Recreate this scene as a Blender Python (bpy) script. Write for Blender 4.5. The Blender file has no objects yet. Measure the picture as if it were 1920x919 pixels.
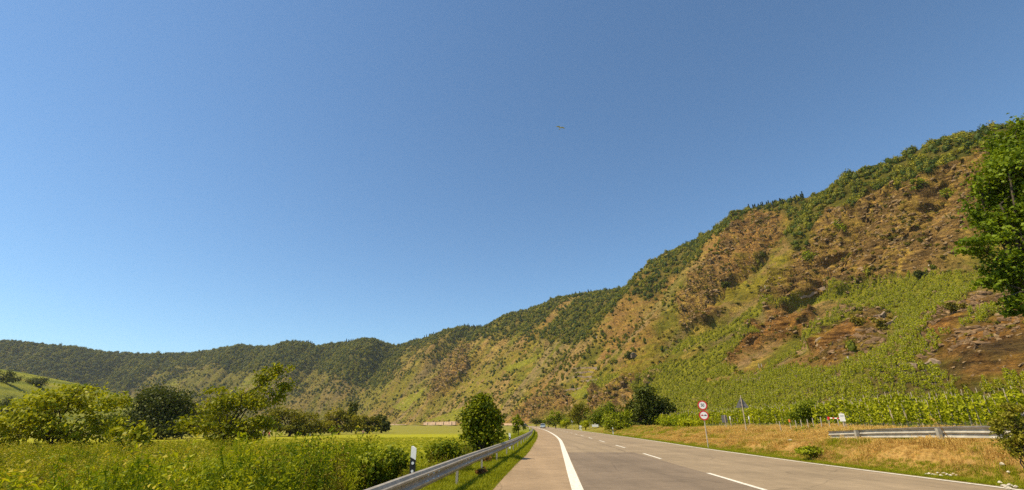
import bpy, math, random
import numpy as np
from mathutils import Vector

sc = bpy.context.scene
HAZE = 4.5e-5
R = math.radians
# ------------------------------------------------------------------ camera, light, exposure
PITCH, FPX, EYE = R(21.3), 860.0, 1.45           # focal length in pixels of a 1920 wide frame
cd = bpy.data.cameras.new('camera')
cam = bpy.data.objects.new('camera', cd)
sc.collection.objects.link(cam)
cam.location = (0, 0, EYE)
cam.rotation_euler = (R(90) + PITCH, 0, 0)
cd.sensor_fit = 'HORIZONTAL'
cd.sensor_width = 36
cd.lens = 36 * FPX / 1920
cd.clip_start = 0.1
cd.clip_end = 20000
sc.camera = cam

SUN_AZ, SUN_EL = R(-104), R(55)                    # measured from +Y, clockwise
wd = bpy.data.worlds.new("World")
sc.world = wd
wd.use_nodes = True
nt = wd.node_tree
bg = nt.nodes['Background']
sky = nt.nodes.new('ShaderNodeTexSky')
sky.sky_type = 'NISHITA'
sky.sun_disc = False
sky.sun_elevation = SUN_EL
sky.sun_rotation = SUN_AZ
sky.altitude = 100
sky.air_density = 1.0
sky.dust_density = 0.15
sky.ozone_density = 5.0
tn = nt.nodes.new('ShaderNodeMix'); tn.data_type = 'RGBA'; tn.blend_type = 'MULTIPLY'; tn.inputs[0].default_value = 1.0; tn.inputs[7].default_value = (0.88, 0.985, 0.96, 1)
nt.links.new(sky.outputs[0], tn.inputs[6]); nt.links.new(tn.outputs[2], bg.inputs[0])
bg.inputs[1].default_value = 0.121

sd = bpy.data.lights.new('sun', 'SUN')
sd.energy = 5.0
sd.angle = R(0.5)
sd.color = (1.0, 0.845, 0.57)
sun = bpy.data.objects.new('sun', sd)
sc.collection.objects.link(sun)
sun.location = (-300, -120, 300)
sv = Vector((math.sin(SUN_AZ) * math.cos(SUN_EL), math.cos(SUN_AZ) * math.cos(SUN_EL), math.sin(SUN_EL)))
sun.rotation_euler = sv.to_track_quat('Z', 'Y').to_euler()

sc.view_settings.view_transform = 'Standard'
sc.view_settings.look = 'None'
sc.view_settings.exposure = 0.45
sc.view_settings.gamma = 1.0
sc.view_settings.use_curve_mapping = False
sc.cycles.max_bounces = 6
sc.cycles.diffuse_bounces = 3
sc.cycles.transmission_bounces = 3
sc.cycles.volume_bounces = 0
sc.cycles.use_denoising = False

# ------------------------------------------------------------------ helpers
rng = np.random.default_rng(7)
CP, SP = math.cos(PITCH), math.sin(PITCH)

def ray(px, py):
    u = px - 960.0; v = py - 459.5
    return np.array([u, FPX * CP + v * SP, FPX * SP - v * CP])

def at(px, py, Y):
    """The point of the world seen at a photograph pixel, at forward distance Y."""
    d = ray(px, py)
    return np.array([0, 0, EYE]) + d * (Y / d[1])

def proj(P):
    x, y, z = P[..., 0], P[..., 1], P[..., 2] - EYE
    fw = y * CP + z * SP
    up = -y * SP + z * CP
    fw = np.where(fw < 1, 1, fw)
    return 960 + FPX * x / fw, 459.5 - FPX * up / fw

def _hash(ix, iy, iz):
    h = (ix.astype(np.int64) * 374761393 + iy.astype(np.int64) * 668265263 + iz.astype(np.int64) * 2147483647) & 0xffffffff
    h = ((h ^ (h >> 13)) * 1274126177) & 0xffffffff
    h = ((h ^ (h >> 16)) * 2246822519) & 0xffffffff
    return ((h ^ (h >> 15)) & 0xffff) / 65535.0

def vnoise(x, y, z=None):
    if z is None: z = np.zeros_like(x)
    ix, iy, iz = np.floor(x), np.floor(y), np.floor(z)
    fx, fy, fz = x - ix, y - iy, z - iz
    fx = fx * fx * (3 - 2 * fx); fy = fy * fy * (3 - 2 * fy); fz = fz * fz * (3 - 2 * fz)
    r = 0
    for a in (0, 1):
        for b in (0, 1):
            for c in (0, 1):
                w = (fx if a else 1 - fx) * (fy if b else 1 - fy) * (fz if c else 1 - fz)
                r = r + w * _hash(ix + a, iy + b, iz + c)
    return r * 2 - 1

def fbm(x, y, z=None, o=4, lac=2.03, g=0.5):
    r = 0; a = 1.0; t = 0
    if z is None: z = np.zeros_like(x)
    for i in range(o):
        r = r + a * vnoise(x + 17.3 * i, y - 9.1 * i, z + 5.7 * i)
        t += a; a *= g
        x, y, z = x * lac, y * lac, z * lac
    return r / t

def sstep(a, b, x):
    t = np.clip((x - a) / (b - a), 0, 1)
    return t * t * (3 - 2 * t)

def inpoly(x, y, poly):
    r = np.zeros(x.shape, bool)
    n = len(poly)
    for i in range(n):
        x0, y0 = poly[i]; x1, y1 = poly[(i + 1) % n]
        if y0 == y1: continue
        c = ((y0 > y) != (y1 > y)) & (x < (x1 - x0) * (y - y0) / (y1 - y0) + x0)
        r ^= c
    return r

def inany(x, y, polys):
    r = np.zeros(x.shape, bool)
    for p in polys: r |= inpoly(x, y, p)
    return r

def mesh(name, V, F, tint=None, cover=None, smooth=False):
    """Mesh from arrays; F an (n,3) or (n,4) integer array or a list of faces."""
    me = bpy.data.meshes.new(name)
    V = np.asarray(V, dtype=np.float32)
    if isinstance(F, np.ndarray) and F.ndim == 2:
        n, k = F.shape
        me.vertices.add(len(V)); me.vertices.foreach_set('co', V.ravel())
        me.loops.add(n * k); me.loops.foreach_set('vertex_index', F.astype(np.int32).ravel())
        me.polygons.add(n)
        me.polygons.foreach_set('loop_start', np.arange(0, n * k, k, dtype=np.int32))
        me.update(calc_edges=True)
    else:
        me.from_pydata([tuple(v) for v in V], [], [tuple(int(i) for i in f) for f in F])
        me.update()
    if tint is not None:
        a = me.attributes.new('tint', 'FLOAT', 'POINT'); a.data.foreach_set('value', np.asarray(tint, dtype=np.float32))
    if cover is not None:
        c = np.ones((len(V), 4), np.float32); c[:, :3] = cover
        a = me.attributes.new('cover', 'FLOAT_COLOR', 'POINT'); a.data.foreach_set('color', c.ravel())
    if smooth:
        me.polygons.foreach_set('use_smooth', np.ones(len(me.polygons), bool))
    return me

def obj(name, me, m=None, parent=None, loc=None, rz=0.0, scale=None, link=True):
    o = bpy.data.objects.new(name, me)
    if m is not None and len(me.materials) == 0: me.materials.append(m)
    if link: sc.collection.objects.link(o)
    if parent is not None: o.parent = parent
    if loc is not None: o.location = [float(v) for v in loc]
    o.rotation_euler.z = rz
    if scale is not None: o.scale = scale if hasattr(scale, '__len__') else (scale,) * 3
    return o

def tag(o, label=None, cat=None, group=None, kind=None):
    if label: o['label'] = label
    if cat: o['category'] = cat
    if group: o['group'] = group
    if kind: o['kind'] = kind
    return o

def thing(name, label, cat, loc=(0, 0, 0), rz=0.0, group=None, scale=None):
    o = bpy.data.objects.new(name, None)
    o.empty_display_size = 0.3
    sc.collection.objects.link(o)
    o.location = [float(v) for v in loc]; o.rotation_euler.z = rz
    if scale is not None: o.scale = scale if hasattr(scale, '__len__') else (scale,) * 3
    return tag(o, label, cat, group)

def copy_tree(o, loc=None, rz=None, label=None, parent=None):
    c = o.copy(); sc.collection.objects.link(c)
    if parent is not None: c.parent = parent
    if loc is not None: c.location = [float(v) for v in loc]
    if rz is not None: c.rotation_euler.z = rz
    if label: c['label'] = label
    for ch in [k for k in KIDS.get(o.name, [])]:
        copy_tree(ch, parent=c)
    return c

KIDS = {}
def index_kids():
    KIDS.clear()
    for o in sc.collection.objects:
        if o.parent is not None: KIDS.setdefault(o.parent.name, []).append(o)

class MB:
    """Collects simple solids; build() links them as one mesh object."""
    def __init__(s): s.v = []; s.f = []
    def add(s, V, F):
        b = len(s.v); s.v += [tuple(float(c) for c in p) for p in V]; s.f += [tuple(i + b for i in f) for f in F]; return s
    def box(s, x0, x1, y0, y1, z0, z1):
        return s.add([(x0, y0, z0), (x1, y0, z0), (x1, y1, z0), (x0, y1, z0), (x0, y0, z1), (x1, y0, z1), (x1, y1, z1), (x0, y1, z1)],
                     [(0, 3, 2, 1), (4, 5, 6, 7), (0, 1, 5, 4), (1, 2, 6, 5), (2, 3, 7, 6), (3, 0, 4, 7)])
    def tube(s, pts, rad, n=6, cap=True):
        pts = [np.array(p, float) for p in pts]
        if not hasattr(rad, '__len__'): rad = [rad] * len(pts)
        V = []; F = []
        ref = np.array([0.31, 0.95, 0.05])
        for i, p in enumerate(pts):
            d = pts[min(i + 1, len(pts) - 1)] - pts[max(i - 1, 0)]
            d = d / (np.linalg.norm(d) + 1e-9)
            if abs(d @ ref) > 0.95: ref = np.array([0.95, 0.1, 0.3])
            a = np.cross(d, ref); a /= np.linalg.norm(a); b = np.cross(d, a)
            for k in range(n):
                t = 2 * math.pi * k / n
                V.append(p + rad[i] * (math.cos(t) * a + math.sin(t) * b))
        for i in range(len(pts) - 1):
            for k in range(n):
                F.append((i * n + k, (i + 1) * n + k, (i + 1) * n + (k + 1) % n, i * n + (k + 1) % n))
        if cap:
            F.append(tuple(range(n)))
            F.append(tuple(reversed([(len(pts) - 1) * n + k for k in range(n)])))
        return s.add(V, F)
    def prism(s, poly, y0, y1, axis='y'):
        """Polygon in (x, z) pulled from y0 to y1 (axis='y'), or in (y, z) pulled along x."""
        n = len(poly)
        if axis == 'y': V = [(p[0], y0, p[1]) for p in poly] + [(p[0], y1, p[1]) for p in poly]
        else: V = [(y0, p[0], p[1]) for p in poly] + [(y1, p[0], p[1]) for p in poly]
        F = [tuple(range(n)), tuple(reversed(range(n, 2 * n)))]
        F += [(i, n + i, n + (i + 1) % n, (i + 1) % n) for i in range(n)]
        return s.add(V, F)
    def disc(s, cx, cz, r, y0, y1, n=32):
        return s.prism([(cx + r * math.cos(2 * math.pi * k / n), cz + r * math.sin(2 * math.pi * k / n)) for k in range(n)], y0, y1)
    def ring(s, cx, cz, r0, r1, y0, y1, n=40):
        V = []
        for k in range(n):
            c, d = math.cos(2 * math.pi * k / n), math.sin(2 * math.pi * k / n)
            V += [(cx + r0 * c, y0, cz + r0 * d), (cx + r1 * c, y0, cz + r1 * d), (cx + r0 * c, y1, cz + r0 * d), (cx + r1 * c, y1, cz + r1 * d)]
        F = []
        for k in range(n):
            a, b = 4 * k, 4 * ((k + 1) % n)
            F += [(a, a + 1, b + 1, b), (a + 2, b + 2, b + 3, a + 3), (a + 1, a + 3, b + 3, b + 1), (a, b, b + 2, a + 2)]
        return s.add(V, F)
    def mesh(s, name, smooth=False):
        me = bpy.data.meshes.new(name)
        me.from_pydata(s.v, [], s.f); me.update()
        import bmesh
        bm = bmesh.new(); bm.from_mesh(me); bmesh.ops.recalc_face_normals(bm, faces=bm.faces); bm.to_mesh(me); bm.free()
        if smooth: me.polygons.foreach_set('use_smooth', np.ones(len(me.polygons), bool))
        return me
    def build(s, name, m, parent=None, loc=None, rz=0.0, smooth=False):
        return obj(name, s.mesh(name, smooth), m, parent, loc, rz)

# ------------------------------------------------------------------ materials
def newmat(name):
    m = bpy.data.materials.new(name); m.use_nodes = True
    n = m.node_tree.nodes; return m, n, m.node_tree.links, n['Principled BSDF']

def noise_node(n, l, scale, detail=4, coord='Object', rough=0.6):
    tc = n.new('ShaderNodeTexCoord'); t = n.new('ShaderNodeTexNoise')
    t.inputs['Scale'].default_value = scale; t.inputs['Detail'].default_value = detail; t.inputs['Roughness'].default_value = rough
    l.new(tc.outputs[coord], t.inputs['Vector']); return t

def ramp(n, l, src, stops):
    r = n.new('ShaderNodeValToRGB'); e = r.color_ramp.elements
    while len(e) < len(stops): e.new(0.5)
    for i, (p, c) in enumerate(stops):
        e[i].position = p; e[i].color = (*c, 1) if hasattr(c, '__len__') else (c, c, c, 1)
    l.new(src, r.inputs[0]); return r

def mixrgb(n, l, fac, a, b, mode='MIX'):
    x = n.new('ShaderNodeMix'); x.data_type = 'RGBA'; x.blend_type = mode
    for i, v in ((0, fac), (6, a), (7, b)):
        if hasattr(v, 'is_linked') or hasattr(v, 'links'): l.new(v, x.inputs[i])
        elif i == 0: x.inputs[0].default_value = v
        else: x.inputs[i].default_value = (*v, 1) if hasattr(v, '__len__') else (v, v, v, 1)
    return x.outputs[2]

def plain(name, col, rough=0.6, metal=0.0, var=0.25, scale=6.0, bump=0.0, coord='Object'):
    m, n, l, b = newmat(name)
    t = noise_node(n, l, scale, 5, coord)
    r = ramp(n, l, t.outputs[0], [(0.3, tuple(c * (1 - var) for c in col)), (0.7, tuple(min(1, c * (1 + var)) for c in col))])
    l.new(r.outputs[0], b.inputs['Base Color'])
    b.inputs['Roughness'].default_value = rough; b.inputs['Metallic'].default_value = metal
    if bump:
        bp = n.new('ShaderNodeBump'); bp.inputs['Strength'].default_value = bump; bp.inputs['Distance'].default_value = 0.02
        l.new(t.outputs[0], bp.inputs['Height']); l.new(bp.outputs[0], b.inputs['Normal'])
    return m

def leafmat(name, dark, light, trans=0.35, rough=0.5, rnd=0.35, spec=0.12):
    """Leaves: a tint per leaf, another per plant, light passing through."""
    m, n, l, b = newmat(name)
    a = n.new('ShaderNodeAttribute'); a.attribute_name = 'tint'
    oi = n.new('ShaderNodeObjectInfo')
    mm = n.new('ShaderNodeMath'); mm.operation = 'MULTIPLY_ADD'; mm.inputs[1].default_value = rnd; l.new(oi.outputs['Random'], mm.inputs[0])
    ms = n.new('ShaderNodeMath'); ms.operation = 'SUBTRACT'; l.new(a.outputs['Fac'], mm.inputs[2]); l.new(mm.outputs[0], ms.inputs[0]); ms.inputs[1].default_value = rnd * 0.5
    r = ramp(n, l, ms.outputs[0], [(0.0, dark), (1.0, light)])
    l.new(r.outputs[0], b.inputs['Base Color']); b.inputs['Roughness'].default_value = rough
    b.inputs['Specular IOR Level'].default_value = spec
    tr = n.new('ShaderNodeBsdfTranslucent')
    tint = mixrgb(n, l, 1.0, r.outputs[0], (1.15, 1.1, 0.5), 'MULTIPLY')
    l.new(tint, tr.inputs[0])
    mx = n.new('ShaderNodeMixShader'); mx.inputs[0].default_value = trans
    l.new(b.outputs[0], mx.inputs[1]); l.new(tr.outputs[0], mx.inputs[2])
    l.new(mx.outputs[0], n['Material Output'].inputs[0])
    return m

def covermat(name, scales=((0.05, 0.3), (0.6, 0.35), (4.0, 0.3)), bump=0.6, bdist=0.5, rough=0.95):
    """Ground cover: the cover colour of the mesh broken up by noise of several sizes."""
    m, n, l, b = newmat(name)
    a = n.new('ShaderNodeAttribute'); a.attribute_name = 'cover'
    col = a.outputs['Color']; h = None
    for s, amt in scales:
        t = noise_node(n, l, s, 6, 'Object', 0.7)
        r = ramp(n, l, t.outputs[0], [(0.3, 1 - amt), (0.7, 1 + amt)])
        r.color_ramp.elements[1].color = (1 + amt * 1.1, 1 + amt, 1 + amt * 0.7, 1)
        col = mixrgb(n, l, 1.0, col, r.outputs[0], 'MULTIPLY'); h = t
    l.new(col, b.inputs['Base Color']); b.inputs['Roughness'].default_value = rough
    b.inputs['Specular IOR Level'].default_value = 0.1
    bp = n.new('ShaderNodeBump'); bp.inputs['Strength'].default_value = bump; bp.inputs['Distance'].default_value = bdist
    l.new(h.outputs[0], bp.inputs['Height']); l.new(bp.outputs[0], b.inputs['Normal'])
    return m

def hillmat(name):
    """Slope cover: cover colour broken up by tufts and stones; on the crags (attribute crag) tilted beds of slate and ochre rock, with crevice shade painted in dark."""
    m, n, l, b = newmat(name)
    a = n.new('ShaderNodeAttribute'); a.attribute_name = 'cover'; g = n.new('ShaderNodeAttribute'); g.attribute_name = 'tint'
    col = a.outputs['Color']
    for s_, amt in ((0.03, 0.16), (0.16, 0.30), (0.7, 0.42)):
        t = noise_node(n, l, s_, 6, 'Object', 0.72)
        r = ramp(n, l, t.outputs[0], [(0.32, 1 - amt), (0.68, 1 + amt)]); r.color_ramp.elements[1].color = (1 + amt * 1.1, 1 + amt, 1 + amt * 0.7, 1)
        col = mixrgb(n, l, 1.0, col, r.outputs[0], 'MULTIPLY')
    # low scrub and dry tufts too small to pick apart
    t2 = noise_node(n, l, 0.33, 8, 'Object', 0.75); k2 = ramp(n, l, t2.outputs[0], [(0.50, 0.0), (0.60, 0.75)])
    inv = n.new('ShaderNodeMath'); inv.operation = 'SUBTRACT'; inv.inputs[0].default_value = 1.0; inv.use_clamp = True; l.new(g.outputs['Fac'], inv.inputs[1])
    f2 = n.new('ShaderNodeMath'); f2.operation = 'MULTIPLY'; l.new(k2.outputs[0], f2.inputs[0]); l.new(inv.outputs[0], f2.inputs[1])
    col = mixrgb(n, l, f2.outputs[0], col, (0.085, 0.09, 0.018))
    # beds of rock; crevice shade is put into the colour as dark slate streaks
    tc = n.new('ShaderNodeTexCoord'); mp = n.new('ShaderNodeMapping'); mp.inputs['Rotation'].default_value = (R(24), R(-16), 0); mp.inputs['Scale'].default_value = (0.10, 0.12, 0.42); l.new(tc.outputs['Object'], mp.inputs[0])
    t3 = n.new('ShaderNodeTexNoise'); t3.inputs['Scale'].default_value = 1.3; t3.inputs['Detail'].default_value = 9; t3.inputs['Roughness'].default_value = 0.72; l.new(mp.outputs[0], t3.inputs['Vector'])
    vo = n.new('ShaderNodeTexVoronoi'); vo.feature = 'DISTANCE_TO_EDGE'; vo.inputs['Scale'].default_value = 3.2; l.new(mp.outputs[0], vo.inputs['Vector'])
    c3 = ramp(n, l, t3.outputs[0], [(0.36, (0.16, 0.14, 0.13)), (0.47, (0.75, 0.72, 0.68)), (0.56, (1.1, 1.08, 1.0)), (0.68, (1.55, 1.4, 1.05))])
    c4 = ramp(n, l, vo.outputs['Distance'], [(0.0, 0.45), (0.12, 1.0)])
    rk = mixrgb(n, l, 1.0, col, c3.outputs[0], 'MULTIPLY'); rk = mixrgb(n, l, 0.8, rk, c4.outputs[0], 'MULTIPLY')
    col = mixrgb(n, l, g.outputs['Fac'], col, rk)
    l.new(col, b.inputs['Base Color']); b.inputs['Roughness'].default_value = 0.95; b.inputs['Specular IOR Level'].default_value = 0.08
    ad = n.new('ShaderNodeMath'); ad.operation = 'ADD'; l.new(t3.outputs[0], ad.inputs[0]); l.new(t2.outputs[0], ad.inputs[1])
    bp = n.new('ShaderNodeBump'); bp.inputs['Strength'].default_value = 1.0; bp.inputs['Distance'].default_value = 2.6
    l.new(ad.outputs[0], bp.inputs['Height']); l.new(bp.outputs[0], b.inputs['Normal'])
    return m

def asphalt(name, base, warm=1.0):
    m, n, l, b = newmat(name)
    f = noise_node(n, l, 60, 6, 'Object', 0.8); g = noise_node(n, l, 0.35, 5); k = noise_node(n, l, 3.0, 5)
    c1 = ramp(n, l, f.outputs[0], [(0.25, tuple(c * 0.5 for c in base)), (0.5, base), (0.75, tuple(c * 1.7 for c in base))])
    c2 = ramp(n, l, g.outputs[0], [(0.3, 0.82), (0.7, 1.16)])
    c3 = ramp(n, l, k.outputs[0], [(0.3, 0.9), (0.7, 1.1)])
    c = mixrgb(n, l, 1.0, c1.outputs[0], c2.outputs[0], 'MULTIPLY'); c = mixrgb(n, l, 1.0, c, c3.outputs[0], 'MULTIPLY')
    # wheel tracks and streaks along the lane: noise stretched in Y
    tc = n.new('ShaderNodeTexCoord'); mp = n.new('ShaderNodeMapping'); mp.inputs['Scale'].default_value = (1.4, 0.02, 1)
    l.new(tc.outputs['Object'], mp.inputs[0]); t = n.new('ShaderNodeTexNoise'); t.inputs['Scale'].default_value = 1.0; t.inputs['Detail'].default_value = 4
    l.new(mp.outputs[0], t.inputs['Vector']); c4 = ramp(n, l, t.outputs[0], [(0.35, 0.9), (0.65, 1.08)])
    c = mixrgb(n, l, 1.0, c, c4.outputs[0], 'MULTIPLY')
    vo = n.new('ShaderNodeTexVoronoi'); vo.feature = 'DISTANCE_TO_EDGE'; vo.inputs['Scale'].default_value = 0.22; wv = noise_node(n, l, 0.8, 5); l.new(mixrgb(n, l, 0.35, tc.outputs['Object'], wv.outputs['Color'], 'ADD'), vo.inputs['Vector'])
    c5 = ramp(n, l, vo.outputs['Distance'], [(0.0, 0.55), (0.006, 1.0)]); c = mixrgb(n, l, 0.6, c, mixrgb(n, l, 1.0, c, c5.outputs[0], 'MULTIPLY'))
    l.new(c, b.inputs['Base Color']); b.inputs['Roughness'].default_value = 0.85; b.inputs['Specular IOR Level'].default_value = 0.25
    bp = n.new('ShaderNodeBump'); bp.inputs['Strength'].default_value = 0.35; bp.inputs['Distance'].default_value = 0.01
    l.new(f.outputs[0], bp.inputs['Height']); l.new(bp.outputs[0], b.inputs['Normal'])
    return m

M = {}
M['asphalt'] = asphalt('asphalt_old', (0.265, 0.20, 0.128))
M['asphalt_shoulder'] = asphalt('asphalt_shoulder', (0.30, 0.212, 0.128))
M['asphalt_patch'] = asphalt('asphalt_patch', (0.185, 0.14, 0.098))
M['paint'], n_, l_, b_ = newmat('road_paint')
t_ = noise_node(n_, l_, 7.0, 8, 'Object', 0.75); r_ = ramp(n_, l_, t_.outputs[0], [(0.30, (0.33, 0.27, 0.19)), (0.42, (0.60, 0.55, 0.46)), (0.55, (0.74, 0.70, 0.62))])
l_.new(r_.outputs[0], b_.inputs['Base Color']); b_.inputs['Roughness'].default_value = 0.75
M['ground'] = covermat('ground_cover', ((0.04, 0.16), (0.7, 0.22), (9.0, 0.3)), 0.5, 0.08)
M['hill'] = hillmat('hill_cover')
M['meadow_hill'] = covermat('vineyard_hill_cover', ((0.02, 0.15), (0.12, 0.3), (0.8, 0.4)), 0.9, 0.8)
M['white'] = plain('white_plastic', (0.8, 0.79, 0.75), 0.45, var=0.06, scale=4)
M['black'] = plain('black_plastic', (0.015, 0.015, 0.017), 0.4, var=0.3)
M['reflector'] = plain('reflector_glass', (0.7, 0.72, 0.74), 0.15, var=0.1, scale=40)
M['zinc_old'] = plain('old_galvanised_steel', (0.38, 0.35, 0.29), 0.6, 0.2, var=0.3, scale=3)
M['zinc'] = plain('galvanised_steel', (0.46, 0.40, 0.31), 0.55, 0.25, var=0.22, scale=5)
M['zinc_dark'] = plain('weathered_steel', (0.16, 0.14, 0.12), 0.6, 0.4, var=0.3, scale=4)
M['bolt'] = plain('bright_bolt', (0.85, 0.85, 0.83), 0.3, 0.3, var=0.1)
M['red'] = plain('sign_red', (0.55, 0.02, 0.02), 0.4, var=0.06)
M['signwhite'] = plain('sign_white', (0.82, 0.81, 0.78), 0.4, var=0.04)
M['signblack'] = plain('sign_black', (0.02, 0.02, 0.02), 0.4, var=0.1)
M['signback'] = plain('sign_back_grey', (0.19, 0.18, 0.175), 0.5, 0.3, var=0.12)
M['bark'] = plain('bark', (0.055, 0.04, 0.026), 0.9, var=0.4, scale=8, bump=0.6)
M['stake'] = plain('stake_wood', (0.42, 0.34, 0.24), 0.8, var=0.3, scale=12)
M['orange'] = plain('orange_tape', (0.7, 0.16, 0.03), 0.6, var=0.15)
M['wall'] = plain('wall_sandstone', (0.52, 0.35, 0.24), 0.9, var=0.25, scale=0.25)
M['drystone'] = plain('dry_stone', (0.25, 0.18, 0.12), 0.9, var=0.4, scale=0.8)
M['stone'] = plain('pale_stone', (0.46, 0.41, 0.33), 0.8, var=0.25, scale=3)
M['ledge'] = plain('ledge_slate', (0.15, 0.088, 0.038), 0.9, var=0.6, scale=0.9, bump=0.8)
M['rock'] = plain('slate_rock', (0.23, 0.15, 0.07), 0.9, var=0.5, scale=0.7, bump=0.6)
M['skin'] = plain('skin', (0.45, 0.27, 0.19), 0.6, var=0.08)
M['tyre'] = plain('tyre_rubber', (0.02, 0.02, 0.02), 0.8, var=0.2)
M['glass'] = plain('car_glass', (0.03, 0.04, 0.05), 0.08, var=0.2)
M['feather'] = plain('pale_feathers', (0.42, 0.47, 0.58), 0.7, var=0.2, scale=9)

# leaves
M['leaf_walnut'] = leafmat('walnut_leaf', (0.13, 0.15, 0.006), (0.44, 0.44, 0.018), 0.35)
M['leaf_maple'] = leafmat('maple_leaf', (0.05, 0.08, 0.005), (0.28, 0.31, 0.01), 0.30)
M['leaf_big'] = leafmat('big_tree_leaf', (0.045, 0.085, 0.005), (0.21, 0.28, 0.014), 0.35)
M['leaf_willow'] = leafmat('willow_leaf', (0.09, 0.1, 0.01), (0.3, 0.27, 0.022), 0.3)
M['leaf_dark'] = leafmat('dark_leaf', (0.039, 0.0546, 0.008), (0.117, 0.1365, 0.018), 0.25)
M['leaf_bush'] = leafmat('bush_leaf', (0.075, 0.115, 0.006), (0.32, 0.35, 0.014), 0.3)
M['leaf_weed'] = leafmat('weed_leaf', (0.1, 0.165, 0.005), (0.46, 0.47, 0.014), 0.4, rnd=0.8)
M['leaf_olive'] = leafmat('olive_scrub', (0.075, 0.08, 0.008), (0.28, 0.22, 0.018), 0.2)
M['leaf_forest'] = leafmat('forest_leaf', (0.05, 0.082, 0.007), (0.3, 0.27, 0.016), 0.2, rnd=0.9)
M['leaf_shrub'] = leafmat('shrub_leaf', (0.075, 0.085, 0.008), (0.29, 0.21, 0.018), 0.2, rnd=0.9)
M['leaf_conifer'] = leafmat('conifer_needles', (0.02, 0.035, 0.014), (0.055, 0.075, 0.025), 0.1)
M['leaf_vine'] = leafmat('vine_leaf', (0.165, 0.2, 0.006), (0.47, 0.47, 0.016), 0.35, rnd=0.5)
M['grass'] = leafmat('grass_blade', (0.14, 0.18, 0.006), (0.38, 0.38, 0.016), 0.4)
M['drygrass'] = leafmat('dry_grass', (0.24, 0.125, 0.028), (0.78, 0.55, 0.18), 0.35, rnd=0.7)
M['brown'] = leafmat('brown_leaves', (0.16, 0.075, 0.03), (0.30, 0.17, 0.06), 0.3)
M['yellow'] = leafmat('goldenrod', (0.30, 0.26, 0.03), (0.55, 0.45, 0.04), 0.3)
# ------------------------------------------------------------------ road lines in plan (x as a function of forward distance y)
def smooth_interp(x, xp, fp):
    """Monotone-ish cubic through the control points."""
    xp = np.asarray(xp, float); fp = np.asarray(fp, float)
    m = np.gradient(fp, xp)
    x = np.clip(x, xp[0], xp[-1]); i = np.clip(np.searchsorted(xp, x) - 1, 0, len(xp) - 2)
    h = xp[i + 1] - xp[i]; t = (x - xp[i]) / h
    return ((2 * t**3 - 3 * t**2 + 1) * fp[i] + (t**3 - 2 * t**2 + t) * h * m[i] + (-2 * t**3 + 3 * t**2) * fp[i + 1] + (t**3 - t**2) * h * m[i + 1])

LY = [-120, -40, 0, 12, 27, 48, 78, 104, 157, 206, 260, 320, 390, 460, 540, 620, 720, 850, 1000, 1150]
LX = [-2, -0.6, 0.5, 1.42, 2.72, 4.5, 6.25, 7.4, 9.0, 10.0, 10.4, 9.0, 4.0, -7, -30, -66, -130, -235, -370, -520]
def x_line(y): return smooth_interp(y, LY, LX)
def off(y, o):
    s = (x_line(y + 1.0) - x_line(y - 1.0)) / 2
    return x_line(y) + o * np.sqrt(1 + s * s)
def x_edge(y):  return off(y, np.interp(y, [0, 12, 20, 32, 48, 64, 100, 150, 210], [10.9, 10.4, 9.5, 8.75, 8.35, 8.0, 7.6, 7.4, 7.3]))
def x_dash(y):  return off(y, np.interp(y, [0, 12, 22, 32, 42, 52, 65, 88, 120], [4.6, 4.42, 4.2, 4.05, 3.75, 3.55, 3.5, 3.45, 3.5]))
def x_shl(y):   return off(y, np.interp(y, [0, 12, 20, 28, 48, 78, 200], [-1.95, -1.9, -1.88, -1.85, -2.15, -2.25, -2.2]))
def x_rail(y):  return x_shl(y) - np.interp(y, [0, 13, 19, 34, 80, 200], [0.95, 0.95, 0.88, 0.85, 0.75, 0.7])

def gz(x, y):
    """Height of the ground."""
    x = np.asarray(x, float); y = np.asarray(y, float)
    yc = np.clip(y, -110, 1140)
    dl = x_shl(yc) - x; dr = x - (x_edge(yc) + 0.35)
    zl = -0.03 - 0.07 * sstep(0.0, 1.5, dl) - 1.35 * sstep(1.4, 8.0, dl) - 1.7 * sstep(8, 160, dl)
    bank = np.interp(yc, [0, 12, 17, 24, 32, 45, 80], [0.98, 0.95, 0.88, 0.68, 0.40, 0.16, 0.08])
    zr = -0.03 + bank * sstep(0.5, 2.1, dr) + (0.95 - bank) * sstep(2.0, 7.0, dr) + 0.035 * np.clip(dr - 8, 0, 60)
    fade = sstep(420, 700, y)
    zr = zr * (1 - fade) + fade * (-0.03 - 0.6 * sstep(1, 10, dr))
    z = np.where(dl > 0, zl, np.where(dr > 0, zr, -0.03))
    n = fbm(x * 0.35, y * 0.35, o=3) * 0.10 * sstep(0.8, 3.0, np.maximum(dl, dr))
    return z + n

def axis(lo, dense0, dense1, hi, step, grow=1.11):
    a = list(np.arange(dense0, dense1, step)); s = step
    while a[-1] < hi: s *= grow; a.append(a[-1] + s)
    s = step; b = [a[0]]
    while b[-1] > lo: s *= grow; b.append(b[-1] - s)
    return np.array(list(reversed(b[1:])) + a)

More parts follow.
